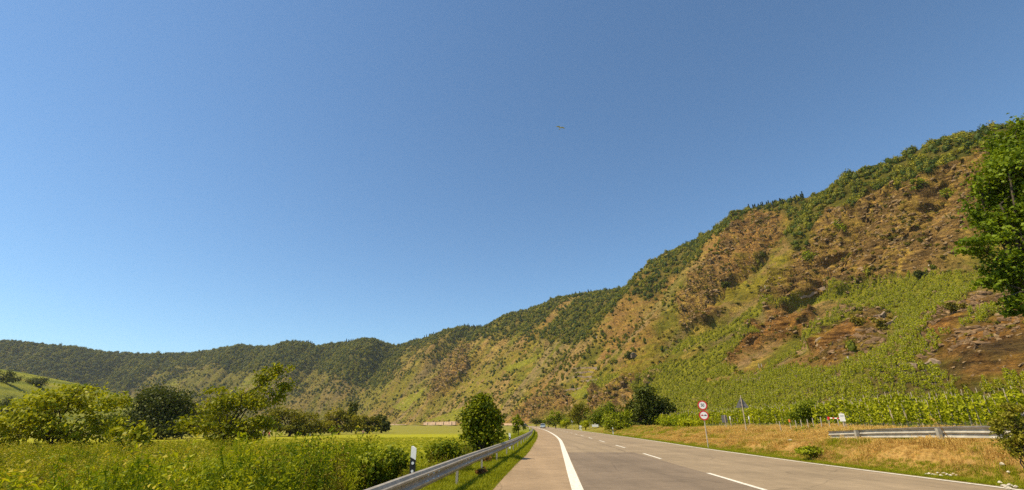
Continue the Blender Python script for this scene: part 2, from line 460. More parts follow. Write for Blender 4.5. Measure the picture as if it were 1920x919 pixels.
# the ground, one sheet out to the horizon
gx = axis(-4800, -14, 26, 4800, 0.3, 1.075); gy = axis(-900, 4, 46, 4600, 0.35, 1.07)
GX, GY = np.meshgrid(gx, gy)
GZ = gz(GX, GY)
dl = x_shl(np.clip(GY, -110, 1140)) - GX; dr = GX - (x_edge(np.clip(GY, -110, 1140)) + 0.35)
def lerp(a, b, t): return a * (1 - t[..., None]) + b * t[..., None]
C = np.empty(GX.shape + (3,)); C[:] = (0.16, 0.125, 0.085)
green = np.array((0.15, 0.17, 0.010)); mead = np.array((0.27, 0.27, 0.012)); dry = np.array((0.30, 0.19, 0.065)); soil = np.array((0.20, 0.125, 0.06))
vgreen = np.array((0.10, 0.13, 0.02)); strip = np.array((0.16, 0.15, 0.045))
n1 = fbm(GX * 0.12, GY * 0.12, o=4); n2 = fbm(GX * 0.9, GY * 0.9, o=3); n3 = fbm(GX * 0.02, GY * 0.03, o=4)
left = lerp(np.broadcast_to(green, C.shape), np.broadcast_to(mead, C.shape), sstep(4, 14, dl + 3 * n1))
left = lerp(left, np.broadcast_to(np.array((0.33, 0.29, 0.022)), C.shape), 0.8 * sstep(0.0, 0.6, n3 + 0.3 * n1))
left = lerp(left, np.broadcast_to(strip, C.shape), 0.6 * sstep(140, 165, GY + 14 * n1 + 0.12 * GX))
C = lerp(C, left, sstep(-0.05, 0.15, dl + 0.10 * n2))
right = lerp(np.broadcast_to(green * 1.25, C.shape), np.broadcast_to(dry, C.shape), sstep(0.45, 1.1, dr + 0.5 * n1 + 0.3 * n2))
right = lerp(right, np.broadcast_to(soil, C.shape), 0.55 * sstep(0.15, 0.5, n1 + 0.5 * n2) * sstep(1.5, 2.5, dr))
right = lerp(right, np.broadcast_to(vgreen, C.shape), sstep(9, 13, dr + 2 * n1))
right = lerp(right, np.broadcast_to(green, C.shape), 0.7 * sstep(45, 60, GY + 5 * n1))
C = lerp(C, right, sstep(-0.05, 0.12, dr + 0.08 * n2))
nr, nc = GX.shape
idx = np.arange(nr * nc).reshape(nr, nc)
GF = np.stack([idx[:-1, :-1], idx[:-1, 1:], idx[1:, 1:], idx[1:, :-1]], -1).reshape(-1, 4)
g = obj('ground', mesh('ground', np.stack([GX, GY, GZ], -1).reshape(-1, 3), GF, cover=C.reshape(-1, 3), smooth=True), M['ground'])
tag(g, kind='structure')

def ribbon(name, fa, fb, y0, y1, z, m, step=0.6, grow=1.03, wear=0.0):
    ys = [y0]; s = step
    while ys[-1] < y1 - 1e-6: ys.append(min(y1, ys[-1] + s)); s *= grow
    ys = np.array(ys)
    xa, xb = fa(ys), fb(ys)
    if wear:
        xa = xa + wear * vnoise(ys * 5.0, ys * 0 + 3.1); xb = xb + wear * vnoise(ys * 5.0, ys * 0 + 8.7)
    V = np.concatenate([np.stack([xa, ys, np.full_like(ys, z)], -1), np.stack([xb, ys, np.full_like(ys, z)], -1)])
    n = len(ys); i = np.arange(n - 1)
    return tag(obj(name, mesh(name, V, np.stack([i, i + n, i + n + 1, i + 1], -1)[:, ::-1].copy()), m), kind='structure')

ribbon('road', lambda y: off(y, 0.0), lambda y: x_edge(y) + 0.38, -110, 1130, 0.0, M['asphalt'], wear=0.03)
ribbon('road_shoulder', x_shl, lambda y: off(y, 0.02), -110, 1130, 0.004, M['asphalt_shoulder'], wear=0.05)
# the darker relaid stretch of the left lane ends in a straight joint
def patch_right(y): return np.where(y > 26.2, 0, 0) + x_dash(y) - np.interp(y, [8, 16, 22, 27.4], [-0.25, -0.02, 0.12, 0.3])
ribbon('road_patch', lambda y: off(y, 0.27), patch_right, -60, 27.3, 0.004, M['asphalt_patch'], wear=0.02)
ribbon('lane_joint', lambda y: x_dash(y) - 0.62, lambda y: x_dash(y) - 0.56, 28.2, 120, 0.004, M['asphalt_patch'], wear=0.03)
ribbon('shoulder_marking', lambda y: off(y, -0.02), lambda y: off(y, 0.25), -100, 1120, 0.009, M['paint'], wear=0.008)
ribbon('edge_marking', lambda y: x_edge(y), lambda y: x_edge(y) + 0.13, -100, 1120, 0.009, M['paint'], wear=0.008)
for k in range(-3, 16):
    y0 = 12.05 + 10.0 * k + (0.3 if k > 0 else 0)
    ribbon('lane_dash_marking', lambda y: x_dash(y), lambda y: x_dash(y) + 0.13, y0, y0 + 4.0, 0.009, M['paint'], step=0.5, wear=0.006)

# ------------------------------------------------------------------ the steep hillside
# crest as (photo x, photo y of the bare crest, distance along the ground); foot points in plan
SIL = [(-200, 640), (-60, 640), (0, 641), (40, 642), (75, 648), (130, 653), (200, 662), (255, 665), (310, 665), (360, 664), (395, 658), (430, 653), (510, 652), (545, 646),
       (575, 645), (594, 651), (620, 646), (660, 642), (700, 642), (740, 649), (752, 648), (790, 637), (830, 626), (870, 615), (925, 615), (945, 606),
       (980, 586), (1010, 575), (1060, 560), (1120, 550), (1180, 540), (1215, 517), (1240, 504), (1262, 478), (1290, 459), (1330, 437), (1370, 415),
       (1395, 402), (1440, 386), (1500, 374), (1560, 359), (1620, 333), (1680, 302), (1740, 275), (1790, 258), (1850, 247), (1920, 236), (2050, 225), (2300, 195), (2700, 150)]
DT = [(-200, 2750), (0, 2500), (360, 2300), (575, 1917), (750, 1724), (925, 1401), (1190, 1011), (1400, 668), (1620, 499), (1870, 419), (1920, 408), (2050, 375), (2300, 345), (2700, 330)]
FT = [(-200, -2050, 1150), (0, -1700, 1350), (360, -1250, 1480), (575, -800, 1400), (750, -480, 1300), (925, -250, 1060), (1190, -20, 760), (1400, 46, 545), (1620, 62, 385), (1870, 72, 262), (1920, 74, 235), (2050, 76, 160), (2300, 78, 60), (2700, 80, -60)]
NC = 1180
spx = np.concatenate([np.linspace(-200, 0, 30, endpoint=False), np.linspace(0, 1960, 1080, endpoint=False), np.linspace(1960, 2700, NC - 1110)])
sy = np.interp(spx, *zip(*SIL))
sD = smooth_interp(spx, *zip(*DT))
d0 = np.stack([spx - 960.0, FPX * CP + (sy - 459.5) * SP, FPX * SP - (sy - 459.5) * CP], -1)
dh = np.hypot(d0[:, 0], d0[:, 1])
crest = d0 / dh[:, None] * sD[:, None]; crest[:, 2] += EYE
fk, fxs, fys = zip(*FT)
foot = np.stack([smooth_interp(spx, fk, fxs), smooth_interp(spx, fk, fys), np.full_like(spx, 0.0)], -1)
foot[:, 2] = gz(foot[:, 0], foot[:, 1]) - 0.6
tt = np.concatenate([[-0.12, -0.05], np.concatenate([np.linspace(0, 0.45, 210, endpoint=False), np.linspace(0.45, 1, 170)]), np.linspace(1.008, 1.6, 24)])
NR = len(tt)
S, T = np.meshgrid(np.arange(NC), tt)                       # (NR, NC)
PX = np.broadcast_to(spx, S.shape)
# profile: gentle foot and steep crags at the near end, a rounded slope far off
pn = np.interp(np.clip(T, 0, 1), [0, .07, .137, .30, .53, .70, .85, .95, 1.0], [0, .022, .077, .19, .36, .56, .80, .95, 1.0])
pf = np.interp(np.clip(T, 0, 1), [0, .08, .2, .5, .8, .93, 1.0], [0, .07, .22, .57, .86, .965, 1.0])
wf = 1 - sstep(1150, 1500, PX)
prof = pn * (1 - wf) + pf * wf
P = foot[None] * (1 - T[..., None]) + crest[None] * T[..., None]
P[..., 2] = foot[None, :, 2] + (crest[:, 2] - foot[:, 2])[None] * prof
over = np.clip(T - 1, 0, 1)
P[..., 2] -= over * 30 + (T < 0) * (-T) * 40
H = crest[:, 2][None]
bell = np.clip(np.sin(np.pi * np.clip(T, 0, 1)), 0, 1) ** 0.8
# spurs and gullies following the fall line: (photo x at the crest, half width, height in m)
FALL = [(1400, 36, 38), (1500, 45, -50), (1640, 42, 38), (1740, 30, -16), (1830, 30, 12), (1255, 32, 28), (1205, 28, -30), (1320, 24, -24), (1130, 50, -6), (1060, 35, 12),
        (1015, 22, -20), (945, 30, 28), (905, 26, -34), (845, 36, 26), (800, 20, -22), (755, 28, -42), (700, 36, 44), (628, 26, -46), (560, 44, 38), (505, 24, -26), (455, 40, 30), (385, 40, -36), (250, 60, -30), (120, 50, 20), (40, 30, -16)]
dz = np.zeros_like(PX)
for c, w, h in FALL: dz = dz + h * np.exp(-((PX - c - (1 - T) * 6) / w) ** 2)
arc = np.concatenate([[0], np.cumsum(np.hypot(*np.diff((0.5 * foot + 0.5 * crest)[:, :2], axis=0).T))])
A = np.broadcast_to(arc, S.shape)
rib = fbm(A / 55.0, T * 1.6 + 3, o=4)
rib2 = 1 - np.abs(fbm(A / 26.0 + 0.5 * rib, T * 2.5 + 9, o=4)) * 2
dz = dz * bell + (rib * 20 + rib2 * 10) * bell * np.interp(PX, [0, 900, 1300, 1700, 2000], [1.7, 1.5, 1.2, 0.7, 0.55])
P[..., 2] += dz * np.interp(T, [0, 0.1, 0.25, 0.9, 1.0], [0.0, 0.25, 0.6, 1.0, 0.6])

# cover zones, drawn where the photograph shows them and carried onto the slope
def Z7(*pts): return [(1200 + a / 2.483, 350 + b / 2.483) for a, b in pts]
VINE = [Z7((700, 545), (850, 505), (960, 478), (1080, 455), (1192, 430), (1330, 415), (1500, 405), (1560, 420), (1580, 470), (1480, 590), (1440, 640), (1330, 700), (1190, 760), (1150, 720), (1192, 650), (1192, 600), (1100, 590), (1040, 560), (1000, 545), (960, 525), (830, 545), (640, 590), (600, 580)),
        Z7((1080, 560), (960, 640), (900, 680), (780, 760), (640, 830), (560, 890), (600, 820), (760, 740), (880, 640), (960, 585)),
        Z7((640, 560), (560, 600), (420, 690), (300, 745), (200, 775), (90, 795), (110, 760), (260, 705), (380, 655), (470, 600), (600, 540)),
        Z7((560, 690), (470, 760), (360, 835), (240, 885), (60, 925), (-10, 925), (0, 880), (120, 830), (280, 790), (400, 720), (520, 665)),
        Z7((440, 880), (560, 860), (700, 840), (760, 850), (740, 890), (600, 905), (500, 925), (380, 925)),
        Z7((1190, 720), (1340, 690), (1300, 780), (1240, 850), (1100, 870), (960, 890), (900, 860), (960, 830), (1080, 790)),
        [(1190, 735), (1215, 700), (1270, 690), (1340, 678), (1385, 690), (1370, 705), (1320, 712), (1275, 735), (1255, 762), (1225, 770)],
        [(1240, 780), (1262, 740), (1300, 718), (1375, 712), (1460, 705), (1500, 697), (1560, 700), (1625, 690), (1660, 678), (1700, 690), (1750, 705), (1790, 740), (1810, 752), (1750, 800), (1240, 800)],
        [(1812, 632), (1850, 606), (1886, 590), (1884, 602), (1850, 626), (1818, 642)],
        [(1712, 668), (1750, 655), (1782, 646), (1780, 660), (1740, 675), (1716, 676)],
        [(1800, 745), (1850, 728), (1920, 712), (1920, 735), (1860, 745)],
        [(1070, 742), (1110, 715), (1150, 700), (1165, 705), (1125, 730), (1085, 752)],
        [(790, 790), (830, 778), (870, 762), (872, 790)], [(945, 690), (1000, 668), (1020, 662), (1000, 680), (955, 700)],
        [(735, 765), (770, 740), (800, 726), (790, 745), (760, 772)], [(310, 715), (330, 708), (332, 724), (312, 726)], [(455, 712), (480, 702), (490, 718), (455, 742)]]
GRASS = [[(1385, 490), (1440, 480), (1480, 478), (1500, 500), (1470, 545), (1420, 560), (1350, 580), (1330, 570), (1380, 540)],
         [(1050, 720), (1120, 690), (1180, 670), (1250, 640), (1230, 690), (1150, 740), (1080, 760)], [(1380, 600), (1440, 560), (1470, 552), (1455, 580), (1400, 612)],
         [(1520, 650), (1560, 630), (1600, 590), (1620, 590), (1560, 650), (1500, 690)], [(250, 720), (310, 700), (400, 690), (480, 690), (520, 720), (450, 745), (300, 745)],
         [(850, 720), (960, 660), (1010, 640), (960, 700), (880, 750)], [(620, 760), (720, 720), (790, 690), (760, 740), (690, 780)]]
FOREST = [[(-300, 600), (250, 600), (300, 640), (290, 690), (240, 740), (-300, 800)], [(250, 600), (420, 640), (600, 630), (745, 630), (770, 640), (740, 700), (700, 735), (655, 720), (620, 700), (540, 690), (430, 700), (400, 680), (290, 700)],
          [(740, 600), (930, 600), (960, 590), (1060, 540), (1190, 525), (1225, 510), (1180, 560), (1120, 610), (1080, 650), (1000, 640), (960, 625), (900, 640), (820, 640), (770, 655)],
          [(1190, 540), (1240, 480), (1290, 440), (1400, 380), (1410, 400), (1370, 430), (1330, 450), (1300, 490), (1260, 520), (1230, 560), (1200, 570)],
          [(1390, 380), (1500, 350), (1640, 300), (1640, 330), (1590, 350), (1540, 410), (1500, 470), (1470, 450), (1490, 410), (1440, 395)],
          [(1590, 350), (1640, 300), (1700, 270), (1860, 225), (1960, 200), (1960, 260), (1850, 285), (1780, 315), (1740, 340), (1690, 350), (1640, 370), (1600, 400), (1570, 380)],
          [(1960, 200), (2300, 100), (2300, 260), (1960, 270)]]
CRAG = [[(1640, 360), (1860, 290), (1900, 400), (1800, 500), (1560, 550), (1440, 600), (1420, 560), (1500, 470), (1560, 400)], [(1390, 400), (1450, 400), (1480, 440), (1440, 480), (1380, 540), (1330, 610), (1270, 620), (1270, 560), (1330, 490)],
        [(1500, 640), (1600, 580), (1680, 590), (1640, 650), (1560, 690)], [(1700, 660), (1790, 560), (1960, 560), (1960, 720), (1800, 730), (1770, 690)], [(1110, 740), (1200, 700), (1240, 690), (1180, 750), (1120, 780)],
        [(960, 780), (1060, 730), (1080, 750), (1010, 790)], [(1400, 610), (1560, 580), (1500, 620), (1360, 680)], [(840, 680), (870, 640), (880, 700), (800, 760)]]

u1, v1 = proj(P)
w1 = fbm(P[..., 0] / 16, P[..., 1] / 16, P[..., 2] / 16, 4); w2 = fbm(P[..., 0] / 5, P[..., 1] / 5, P[..., 2] / 5, 3)
ju = u1 + 9 * w1 + 3 * w2; jv = v1 + 6 * w2 + 5 * w1
m_crag = inany(u1 + 22 * w1 + 8 * w2, v1 + 18 * w2, CRAG).astype(float)
m_vine = inany(u1 + 5 * w1 + 2.0 * w2, v1 + 3.5 * w2, VINE).astype(float)
m_grass = inany(ju, jv, GRASS).astype(float)
m_for = inany(u1 + 14 * w1, v1 + 16 * w1, FOREST).astype(float)
def blur(a, k=1):
    for _ in range(k):
        b = a.copy(); b[1:-1, 1:-1] = (a[1:-1, 1:-1] * 2 + a[:-2, 1:-1] + a[2:, 1:-1] + a[1:-1, :-2] + a[1:-1, 2:]) / 6; a = b
    return a
m_cragb = blur(m_crag, 4)
m_for = np.clip((blur(m_for, 45) - 0.5) * 2.2 + 0.5 + 0.95 * fbm(A / 26, T * 5 + 2, P[..., 2] / 60, 5), 0, 1)
m_for *= 1 - 0.8 * sstep(-0.12, 0.2, fbm(A / 24 + 11, T * 1.3, o=4)) * sstep(720, 780, PX) * (1 - sstep(1200, 1260, PX)) * (1 - sstep(0.86, 0.97, T))
# crags: tilted strata that stand out of the slope, along its normal
def normals(P):
    du = np.gradient(P, axis=1); dv = np.gradient(P, axis=0)
    n = np.cross(du, dv); n /= np.linalg.norm(n, axis=-1, keepdims=True) + 1e-9
    n[n[..., 2] < 0] *= -1
    return n
N = normals(P)
X, Y, Zc = P[..., 0], P[..., 1], P[..., 2]
sA = A + 0.35 * Zc
strata = np.abs(fbm(sA / 34, (Zc - 0.30 * A) / 7.5, T * 3, 5))
jag = 1 - 2 * np.abs(fbm(sA / 13, (Zc - 0.25 * A) / 5.0, X / 30, 5))
amp = np.interp(PX, [0, 900, 1300, 1900], [0.9, 0.9, 1.0, 0.8])
near = np.clip(np.linalg.norm(P, axis=-1) / 330, 0.55, 1.6)
disp = (m_cragb * 1.0 + 0.22) * amp * near * (jag * 4.0 - strata * 5.0)
disp += m_cragb * near * (1 - 2 * np.abs(fbm(A / 22 + 5, T * 7, o=3))) * 6.0
disp += fbm(X / 9, Y / 9, Zc / 9, 4) * 1.6 * near * (1 - 0.7 * m_vine)
P = P + N * (disp * np.interp(T, [0, 0.02, 0.06, 0.88, 1.0], [0, 0.3, 1.0, 1.0, 0.25]))[..., None]
N = normals(P)

rockc = np.array((0.30, 0.195, 0.078)); redc = np.array((0.34, 0.18, 0.06)); darkr = np.array((0.16, 0.108, 0.048)); dryc = np.array((0.36, 0.26, 0.055)); olive = np.array((0.15, 0.145, 0.016))
vinec = np.array((0.215, 0.215, 0.02)); grassc = np.array((0.22, 0.19, 0.02)); forc = np.array((0.085, 0.085, 0.012)); scree = np.array((0.27, 0.19, 0.11)); vsoil = np.array((0.30, 0.20, 0.11))
def bc(a): return np.broadcast_to(a, P.shape)
q1 = fbm(A / 20, T * 4, o=5); q2 = fbm(A / 9 + 4, (Zc - 0.3 * A) / 6, o=5); q3 = fbm(X / 3.5, Y / 3.5, Zc / 3.5, 3); q4 = fbm(A / 60 + 7, T * 5, o=4)
H3 = lerp(bc(rockc), bc(olive), sstep(-0.35, 0.15, q1 + 0.3 * q3))
H3 = lerp(H3, bc(dryc), 0.8 * sstep(0.0, 0.4, q2 + 0.25 * q4))
H3 = lerp(H3, bc(redc), 0.55 * sstep(0.05, 0.4, q4 - 0.4 * q2) * sstep(700, 1300, PX))
H3 = lerp(H3, bc(scree), 0.7 * sstep(0.12, 0.34, fbm(A / 14 + 31, T * 2.2, o=4)) * (1 - sstep(0.3, 0.75, T)))
cr = lerp(bc(rockc), bc(redc), 0.45 * sstep(-0.1, 0.4, q4)); cr = lerp(cr, bc(darkr), 0.8 * sstep(0.0, 0.35, q2 - 0.3 * q3)); cr = lerp(cr, bc(dryc), 0.65 * sstep(0.05, 0.35, q3 + 0.5 * q1))
nearc = (PX > 1640) * sstep(560, 620, v1)
cr = lerp(cr, lerp(bc(np.array((0.30, 0.145, 0.04))), bc(np.array((0.09, 0.06, 0.03))), sstep(-0.1, 0.25, q2 + 0.3 * q3)), 0.7 * nearc)
H3 = lerp(H3, cr, m_cragb)
H3 = lerp(H3, bc(grassc), 0.85 * blur(m_grass, 8) * sstep(-0.45, 0.1, q2 + 0.5 * q3)); H3 = lerp(H3, lerp(bc(vinec), bc(vsoil), sstep(0.2, 0.45, q1 * 0.6 + q3 * 0.5)), blur(m_vine, 1))
blk_ = inpoly(u1, v1, [(1630, 690), (1700, 680), (1765, 700), (1830, 750), (1790, 775), (1600, 770)]).astype(float)
H3 = lerp(H3, bc(np.array((0.12, 0.085, 0.035))), 0.8 * blur(blk_, 2))
H3 = lerp(H3, bc(forc), 0.8 * blur(m_for, 2))
H3 = H3 * (0.92 + 0.3 * q3)[..., None]
# dry scrub fades to green-grey woods far up the valley
H3 = lerp(H3, bc(np.array((0.095, 0.095, 0.02))), 0.62 * (1 - sstep(500, 1150, PX)) * (1 - 0.6 * blur(m_vine, 1)))
idx = np.arange(NR * NC).reshape(NR, NC)
HF = np.stack([idx[:-1, :-1], idx[:-1, 1:], idx[1:, 1:], idx[1:, :-1]], -1).reshape(-1, 4)[:, ::-1].copy()
hill = tag(obj('hillside', mesh('hillside', P.reshape(-1, 3), HF, tint=np.clip(m_cragb + 0.4 * sstep(-0.1, 0.3, q4) * (1 - m_vine), 0, 1).ravel() * (1 - 0.8 * blur(m_vine, 1)).ravel(), cover=np.clip(H3, 0.01, 0.9).reshape(-1, 3), smooth=False), M['hill']), kind='structure')

HU, HV = proj(P); HD = np.linalg.norm(P - np.array([0, 0, EYE]), axis=-1)
def hp(px, py, up=0.0):
    """The nearest point of the hillside seen at a photograph pixel (and its row and column)."""
    e = np.hypot(HU - px, HV - py) + HD * 0.004 + (T > 1.0) * 50
    i = np.unravel_index(np.argmin(e), e.shape)
    p = P[i].copy(); p[2] += up
    return p

# low vineyard hill across the meadow on the left
LH = [(-260, 676), (-120, 680), (0, 692), (40, 698), (100, 710), (150, 720), (200, 733), (240, 743), (290, 757), (345, 778), (380, 797)]
lx = np.linspace(-260, 380, 170); ly = np.interp(lx, *zip(*LH))
cD = np.interp(lx, [-260, 0, 240, 380], [560, 620, 720, 780])
dd = np.stack([lx - 960.0, FPX * CP + (ly - 459.5) * SP, FPX * SP - (ly - 459.5) * CP], -1)
cr0 = dd / np.hypot(dd[:, 0], dd[:, 1])[:, None] * cD[:, None]; cr0[:, 2] += EYE
ft0 = cr0 * (np.interp(lx, [-260, 0, 240, 380], [250, 300, 480, 700]) / cD)[:, None]; ft0[:, 2] = -4.5
lt = np.concatenate([np.linspace(0, 1, 90), np.linspace(1.02, 1.5, 12)])
LT = lt[:, None] + 0 * lx[None]
LP = ft0[None] * (1 - LT[..., None]) + cr0[None] * LT[..., None]
LP[..., 2] = -4.5 + (cr0[:, 2] + 4.5)[None] * np.where(LT > 1, 1 - (LT - 1) * 0.8, LT ** 1.15)
LP[..., 2] += fbm(LP[..., 0] / 40, LP[..., 1] / 40, o=3) * 2.0 * np.clip(1 - np.abs(LT - 0.5) * 2, 0, 1)
q = fbm(LP[..., 0] / 60, LP[..., 2] / 6, o=4); band = 0.5 + 0.5 * np.sin(LP[..., 2] * 0.9 + 2 * q)
LC = lerp(np.broadcast_to(np.array((0.10, 0.13, 0.018)), LP.shape), np.broadcast_to(np.array((0.23, 0.24, 0.03)), LP.shape), sstep(0.1, 0.9, 0.5 * band + 0.6 * q + 0.3))
LC = lerp(LC, np.broadcast_to(np.array((0.30, 0.26, 0.05)), LP.shape), 0.8 * np.exp(-((LT - 0.84 + 0.03 * q) / 0.025) ** 2))
idx = np.arange(LT.size).reshape(LT.shape)
LF = np.stack([idx[:-1, :-1], idx[:-1, 1:], idx[1:, 1:], idx[1:, :-1]], -1).reshape(-1, 4)
tag(obj('vineyard_hill', mesh('vineyard_hill', LP.reshape(-1, 3), LF, cover=LC.reshape(-1, 3), smooth=True), M['meadow_hill']), kind='structure')
LU, LV = proj(LP)
def lhp(px, py):
    e = np.hypot(LU - px, LV - py) + (LT > 1) * 40
    return LP[np.unravel_index(np.argmin(e), e.shape)].copy()
# ------------------------------------------------------------------ plants
def unit(v): return v / (np.linalg.norm(v, axis=-1, keepdims=True) + 1e-9)

def leaves(pos, size, width=0.6, up=0.5, out=None, droop=0.25, fold=0.14, rg=rng):
    """One folded four-cornered leaf at each position."""
    n = len(pos); size = np.broadcast_to(np.asarray(size, float), (n,))[:, None]
    nn = rg.normal(size=(n, 3)) * 0.75 + np.array([0, 0, up])
    if out is not None: nn = nn + out
    nn = unit(nn)
    a = rg.normal(size=(n, 3)); a[:, 2] -= droop
    a = unit(a - nn * np.sum(a * nn, -1, keepdims=True)); b = np.cross(nn, a)
    V = np.stack([pos - a * size * 0.5, pos + b * size * width * 0.5 - a * size * 0.05 + nn * size * fold,
                  pos + a * size * 0.5 - nn * size * fold * 0.6, pos - b * size * width * 0.5 - a * size * 0.05 + nn * size * fold], 1).reshape(-1, 3)
    return V, np.arange(4 * n).reshape(-1, 4)

def blades(pos, h, w, lean=0.5, rg=rng, seg=2, dirs=None):
    """Grass blades: thin bent strips; returns V, F."""
    n = len(pos); h = np.broadcast_to(np.asarray(h, float), (n,)); th = rg.uniform(0, 2 * np.pi, n)
    ld = np.stack([np.cos(th), np.sin(th), 0 * th], -1) * (rg.uniform(0.15, 1, n) * lean * h)[:, None]
    sd_ = np.stack([-np.sin(th), np.cos(th), 0 * th], -1) * w
    V = np.empty((n, 5, 3))
    V[:, 0] = pos - sd_; V[:, 1] = pos + sd_
    m = pos + ld * 0.35 + np.array([0, 0, 1]) * (h * 0.6)[:, None]
    V[:, 2] = m + sd_ * 0.7; V[:, 3] = m - sd_ * 0.7
    V[:, 4] = pos + ld + np.array([0, 0, 1]) * (h * (1 - 0.25 * lean))[:, None]
    b = (np.arange(n) * 5)[:, None]
    return V.reshape(-1, 3), [tuple(f) for f in (b + np.array([0, 1, 2, 3])).tolist()] + [tuple(f) for f in (b + np.array([3, 2, 4])).tolist()], 5

def join(parts):
    V = []; F = []; t = []; o = 0
    for v, f, ti in parts:
        V.append(v); F += [tuple(int(i) + o for i in q) for q in f]; t.append(np.broadcast_to(ti, (len(v),)) if not hasattr(ti, '__len__') else ti); o += len(v)
    return np.concatenate(V), F, np.concatenate(t)

def blob(r, squash=1.0, seed=0, amp=0.3, n=(10, 7)):
    """A lumpy closed lump, for the twiggy heart of far-off crowns."""
    a, b = n; V = [(0, 0, -r * squash)]; 
    for j in range(1, b):
        ph = -math.pi / 2 + math.pi * j / b
        for i in range(a):
            th = 2 * math.pi * i / a
            V.append((r * math.cos(ph) * math.cos(th), r * math.cos(ph) * math.sin(th), r * squash * math.sin(ph)))
    V.append((0, 0, r * squash)); V = np.array(V)
    k = 1 + amp * vnoise(V[:, 0] / r * 1.7 + seed, V[:, 1] / r * 1.7, V[:, 2] / r * 1.7)
    V = V * k[:, None]; F = []
    for i in range(a): F.append((0, 1 + (i + 1) % a, 1 + i))
    for j in range(b - 2):
        for i in range(a):
            F.append((1 + j * a + i, 1 + j * a + (i + 1) % a, 1 + (j + 1) * a + (i + 1) % a, 1 + (j + 1) * a + i))
    t = len(V) - 1
    for i in range(a): F.append((t, 1 + (b - 2) * a + i, 1 + (b - 2) * a + (i + 1) % a))
    return V, F

def clump_pts(n, r, rz, rg, k=9, shell=0.75):
    """Leaf positions gathered in k uneven clumps on a rounded body with its foot at z = 0."""
    c = unit(rg.normal(size=(k, 3))) * rg.uniform(shell * 0.6, shell, (k, 1)); c[:, 2] = np.abs(c[:, 2]) * 1.1 - 0.25
    w = rg.integers(0, k, n)
    p = c[w] + rg.normal(size=(n, 3)) * 0.24
    q = p.copy(); p = p * np.array([r, r, rz]); p[:, 2] += rz * 0.75
    return p, unit(q), w

def far_plant(name, r, rz, n, size, m, seed, core=0.52, trunk=True):
    rg = np.random.default_rng(seed)
    p, o, w = clump_pts(n, r, rz, rg, k=10)
    p[:, 2] = np.maximum(p[:, 2], 0.05)
    V, F = leaves(p, rg.uniform(0.7, 1.3, n) * size, 0.8, 0.5, o * 1.1, rg=rg)
    ct = rg.uniform(0.15, 0.85, 10)
    parts = [(V, F, np.repeat(np.clip(ct[w] + rg.normal(size=n) * 0.14, 0, 1), 4))]
    bv, bf = blob(r * core, rz / r, seed); bv[:, 2] += rz * 0.72
    parts.append((bv, bf, 0.15))
    V, F, t = join(parts)
    me = mesh(name, V, F, tint=t); me.materials.append(m); return me

def far_conifer(name, h, m, seed):
    rg = np.random.default_rng(seed); n = 90
    z = rg.uniform(0.08, 1, n) ** 0.8; th = rg.uniform(0, 6.283, n); r = (1.04 - z) * h * 0.2 * rg.uniform(0.6, 1.1, n)
    p = np.stack([r * np.cos(th), r * np.sin(th), z * h], -1); o = np.stack([np.cos(th), np.sin(th), 0.3 + 0 * th], -1)
    V, F = leaves(p, h * 0.16, 0.5, 0.2, o, droop=0.6, rg=rg)
    b = MB().tube([(0, 0, 0), (0, 0, h)], [h * 0.09, 0.02], 6)
    V, F, t = join([(V, F, np.repeat(rg.uniform(0, 1, n), 4)), (np.array(b.v), b.f, 0.1)])
    me = mesh(name, V, F, tint=t); me.materials.append(m); return me

def vine_mesh(name, seed, n=110, h=1.9, size=0.24):
    """A staked vine: leafy column on a thin stem and stake."""
    rg = np.random.default_rng(seed)
    z = rg.uniform(0.18, 1, n); k = 0.18 + 0.22 * np.sin(np.pi * np.clip(z * 0.95, 0, 1)); th = rg.uniform(0, 6.283, n); r = np.sqrt(rg.uniform(0.1, 1, n)) * k
    p = np.stack([r * np.cos(th), r * np.sin(th), z * h], -1); o = np.stack([np.cos(th), np.sin(th), 0 * th], -1)
    V, F = leaves(p, rg.uniform(0.7, 1.3, n) * size, 0.95, 0.6, o * 0.8, rg=rg)
    s = MB().tube([(0, 0, -0.3), (0.02, 0, h * 0.6)], 0.03, 4).tube([(0.05, 0.03, -0.3), (0.05, 0.03, h * 1.12)], 0.022, 4)
    nv = len(V); me = mesh(name, np.concatenate([V, np.array(s.v)]), [tuple(f) for f in F] + [tuple(i + nv for i in f) for f in s.f],
              tint=np.concatenate([np.repeat(np.clip(rg.normal(0.5, 0.25, n), 0, 1), 4), np.zeros(len(s.v))]))
    me.materials.append(M['leaf_vine']); me.materials.append(M['stake'])
    mi = np.zeros(len(me.polygons), np.int32); mi[len(F):] = 1; me.polygons.foreach_set('material_index', mi)
    return me

def rock_mesh(name, seed, m='rock'):
    rg = np.random.default_rng(seed)
    V, F = blob(1.0, 0.6, seed, 0.5, (7, 5)); V = V * rg.uniform(0.7, 1.3, 3)
    V[:, 2] = np.round(V[:, 2] * 3.2) / 3.2 * 0.9 + V[:, 2] * 0.1; V += rg.normal(size=V.shape) * 0.07
    me = mesh(name, V, F); me.materials.append(M[m]); return me

def tuft_mesh(name, seed, m, n, h, w, spread, lean=0.6, heads=0):
    rg = np.random.default_rng(seed)
    p = rg.normal(size=(n, 3)) * spread; p[:, 2] = -0.02
    hh = rg.uniform(0.5, 1.1, n) * h
    V, F, k = blades(p, hh, w, lean, rg)
    parts = [(V, F, np.repeat(rg.uniform(0, 1, n), k))]
    if heads:
        q = V.reshape(n, 5, 3)[:heads, 4]
        for d in range(3):
            v, f = leaves(q - np.array([0, 0, 0.05 * d * h]), 0.10 * h + 0.02, 0.4, 0, rg=rg, droop=-1.5); parts.append((v, f, 0.9))
    V, F, t = join(parts); me = mesh(name, V, F, tint=t); me.materials.append(m); return me

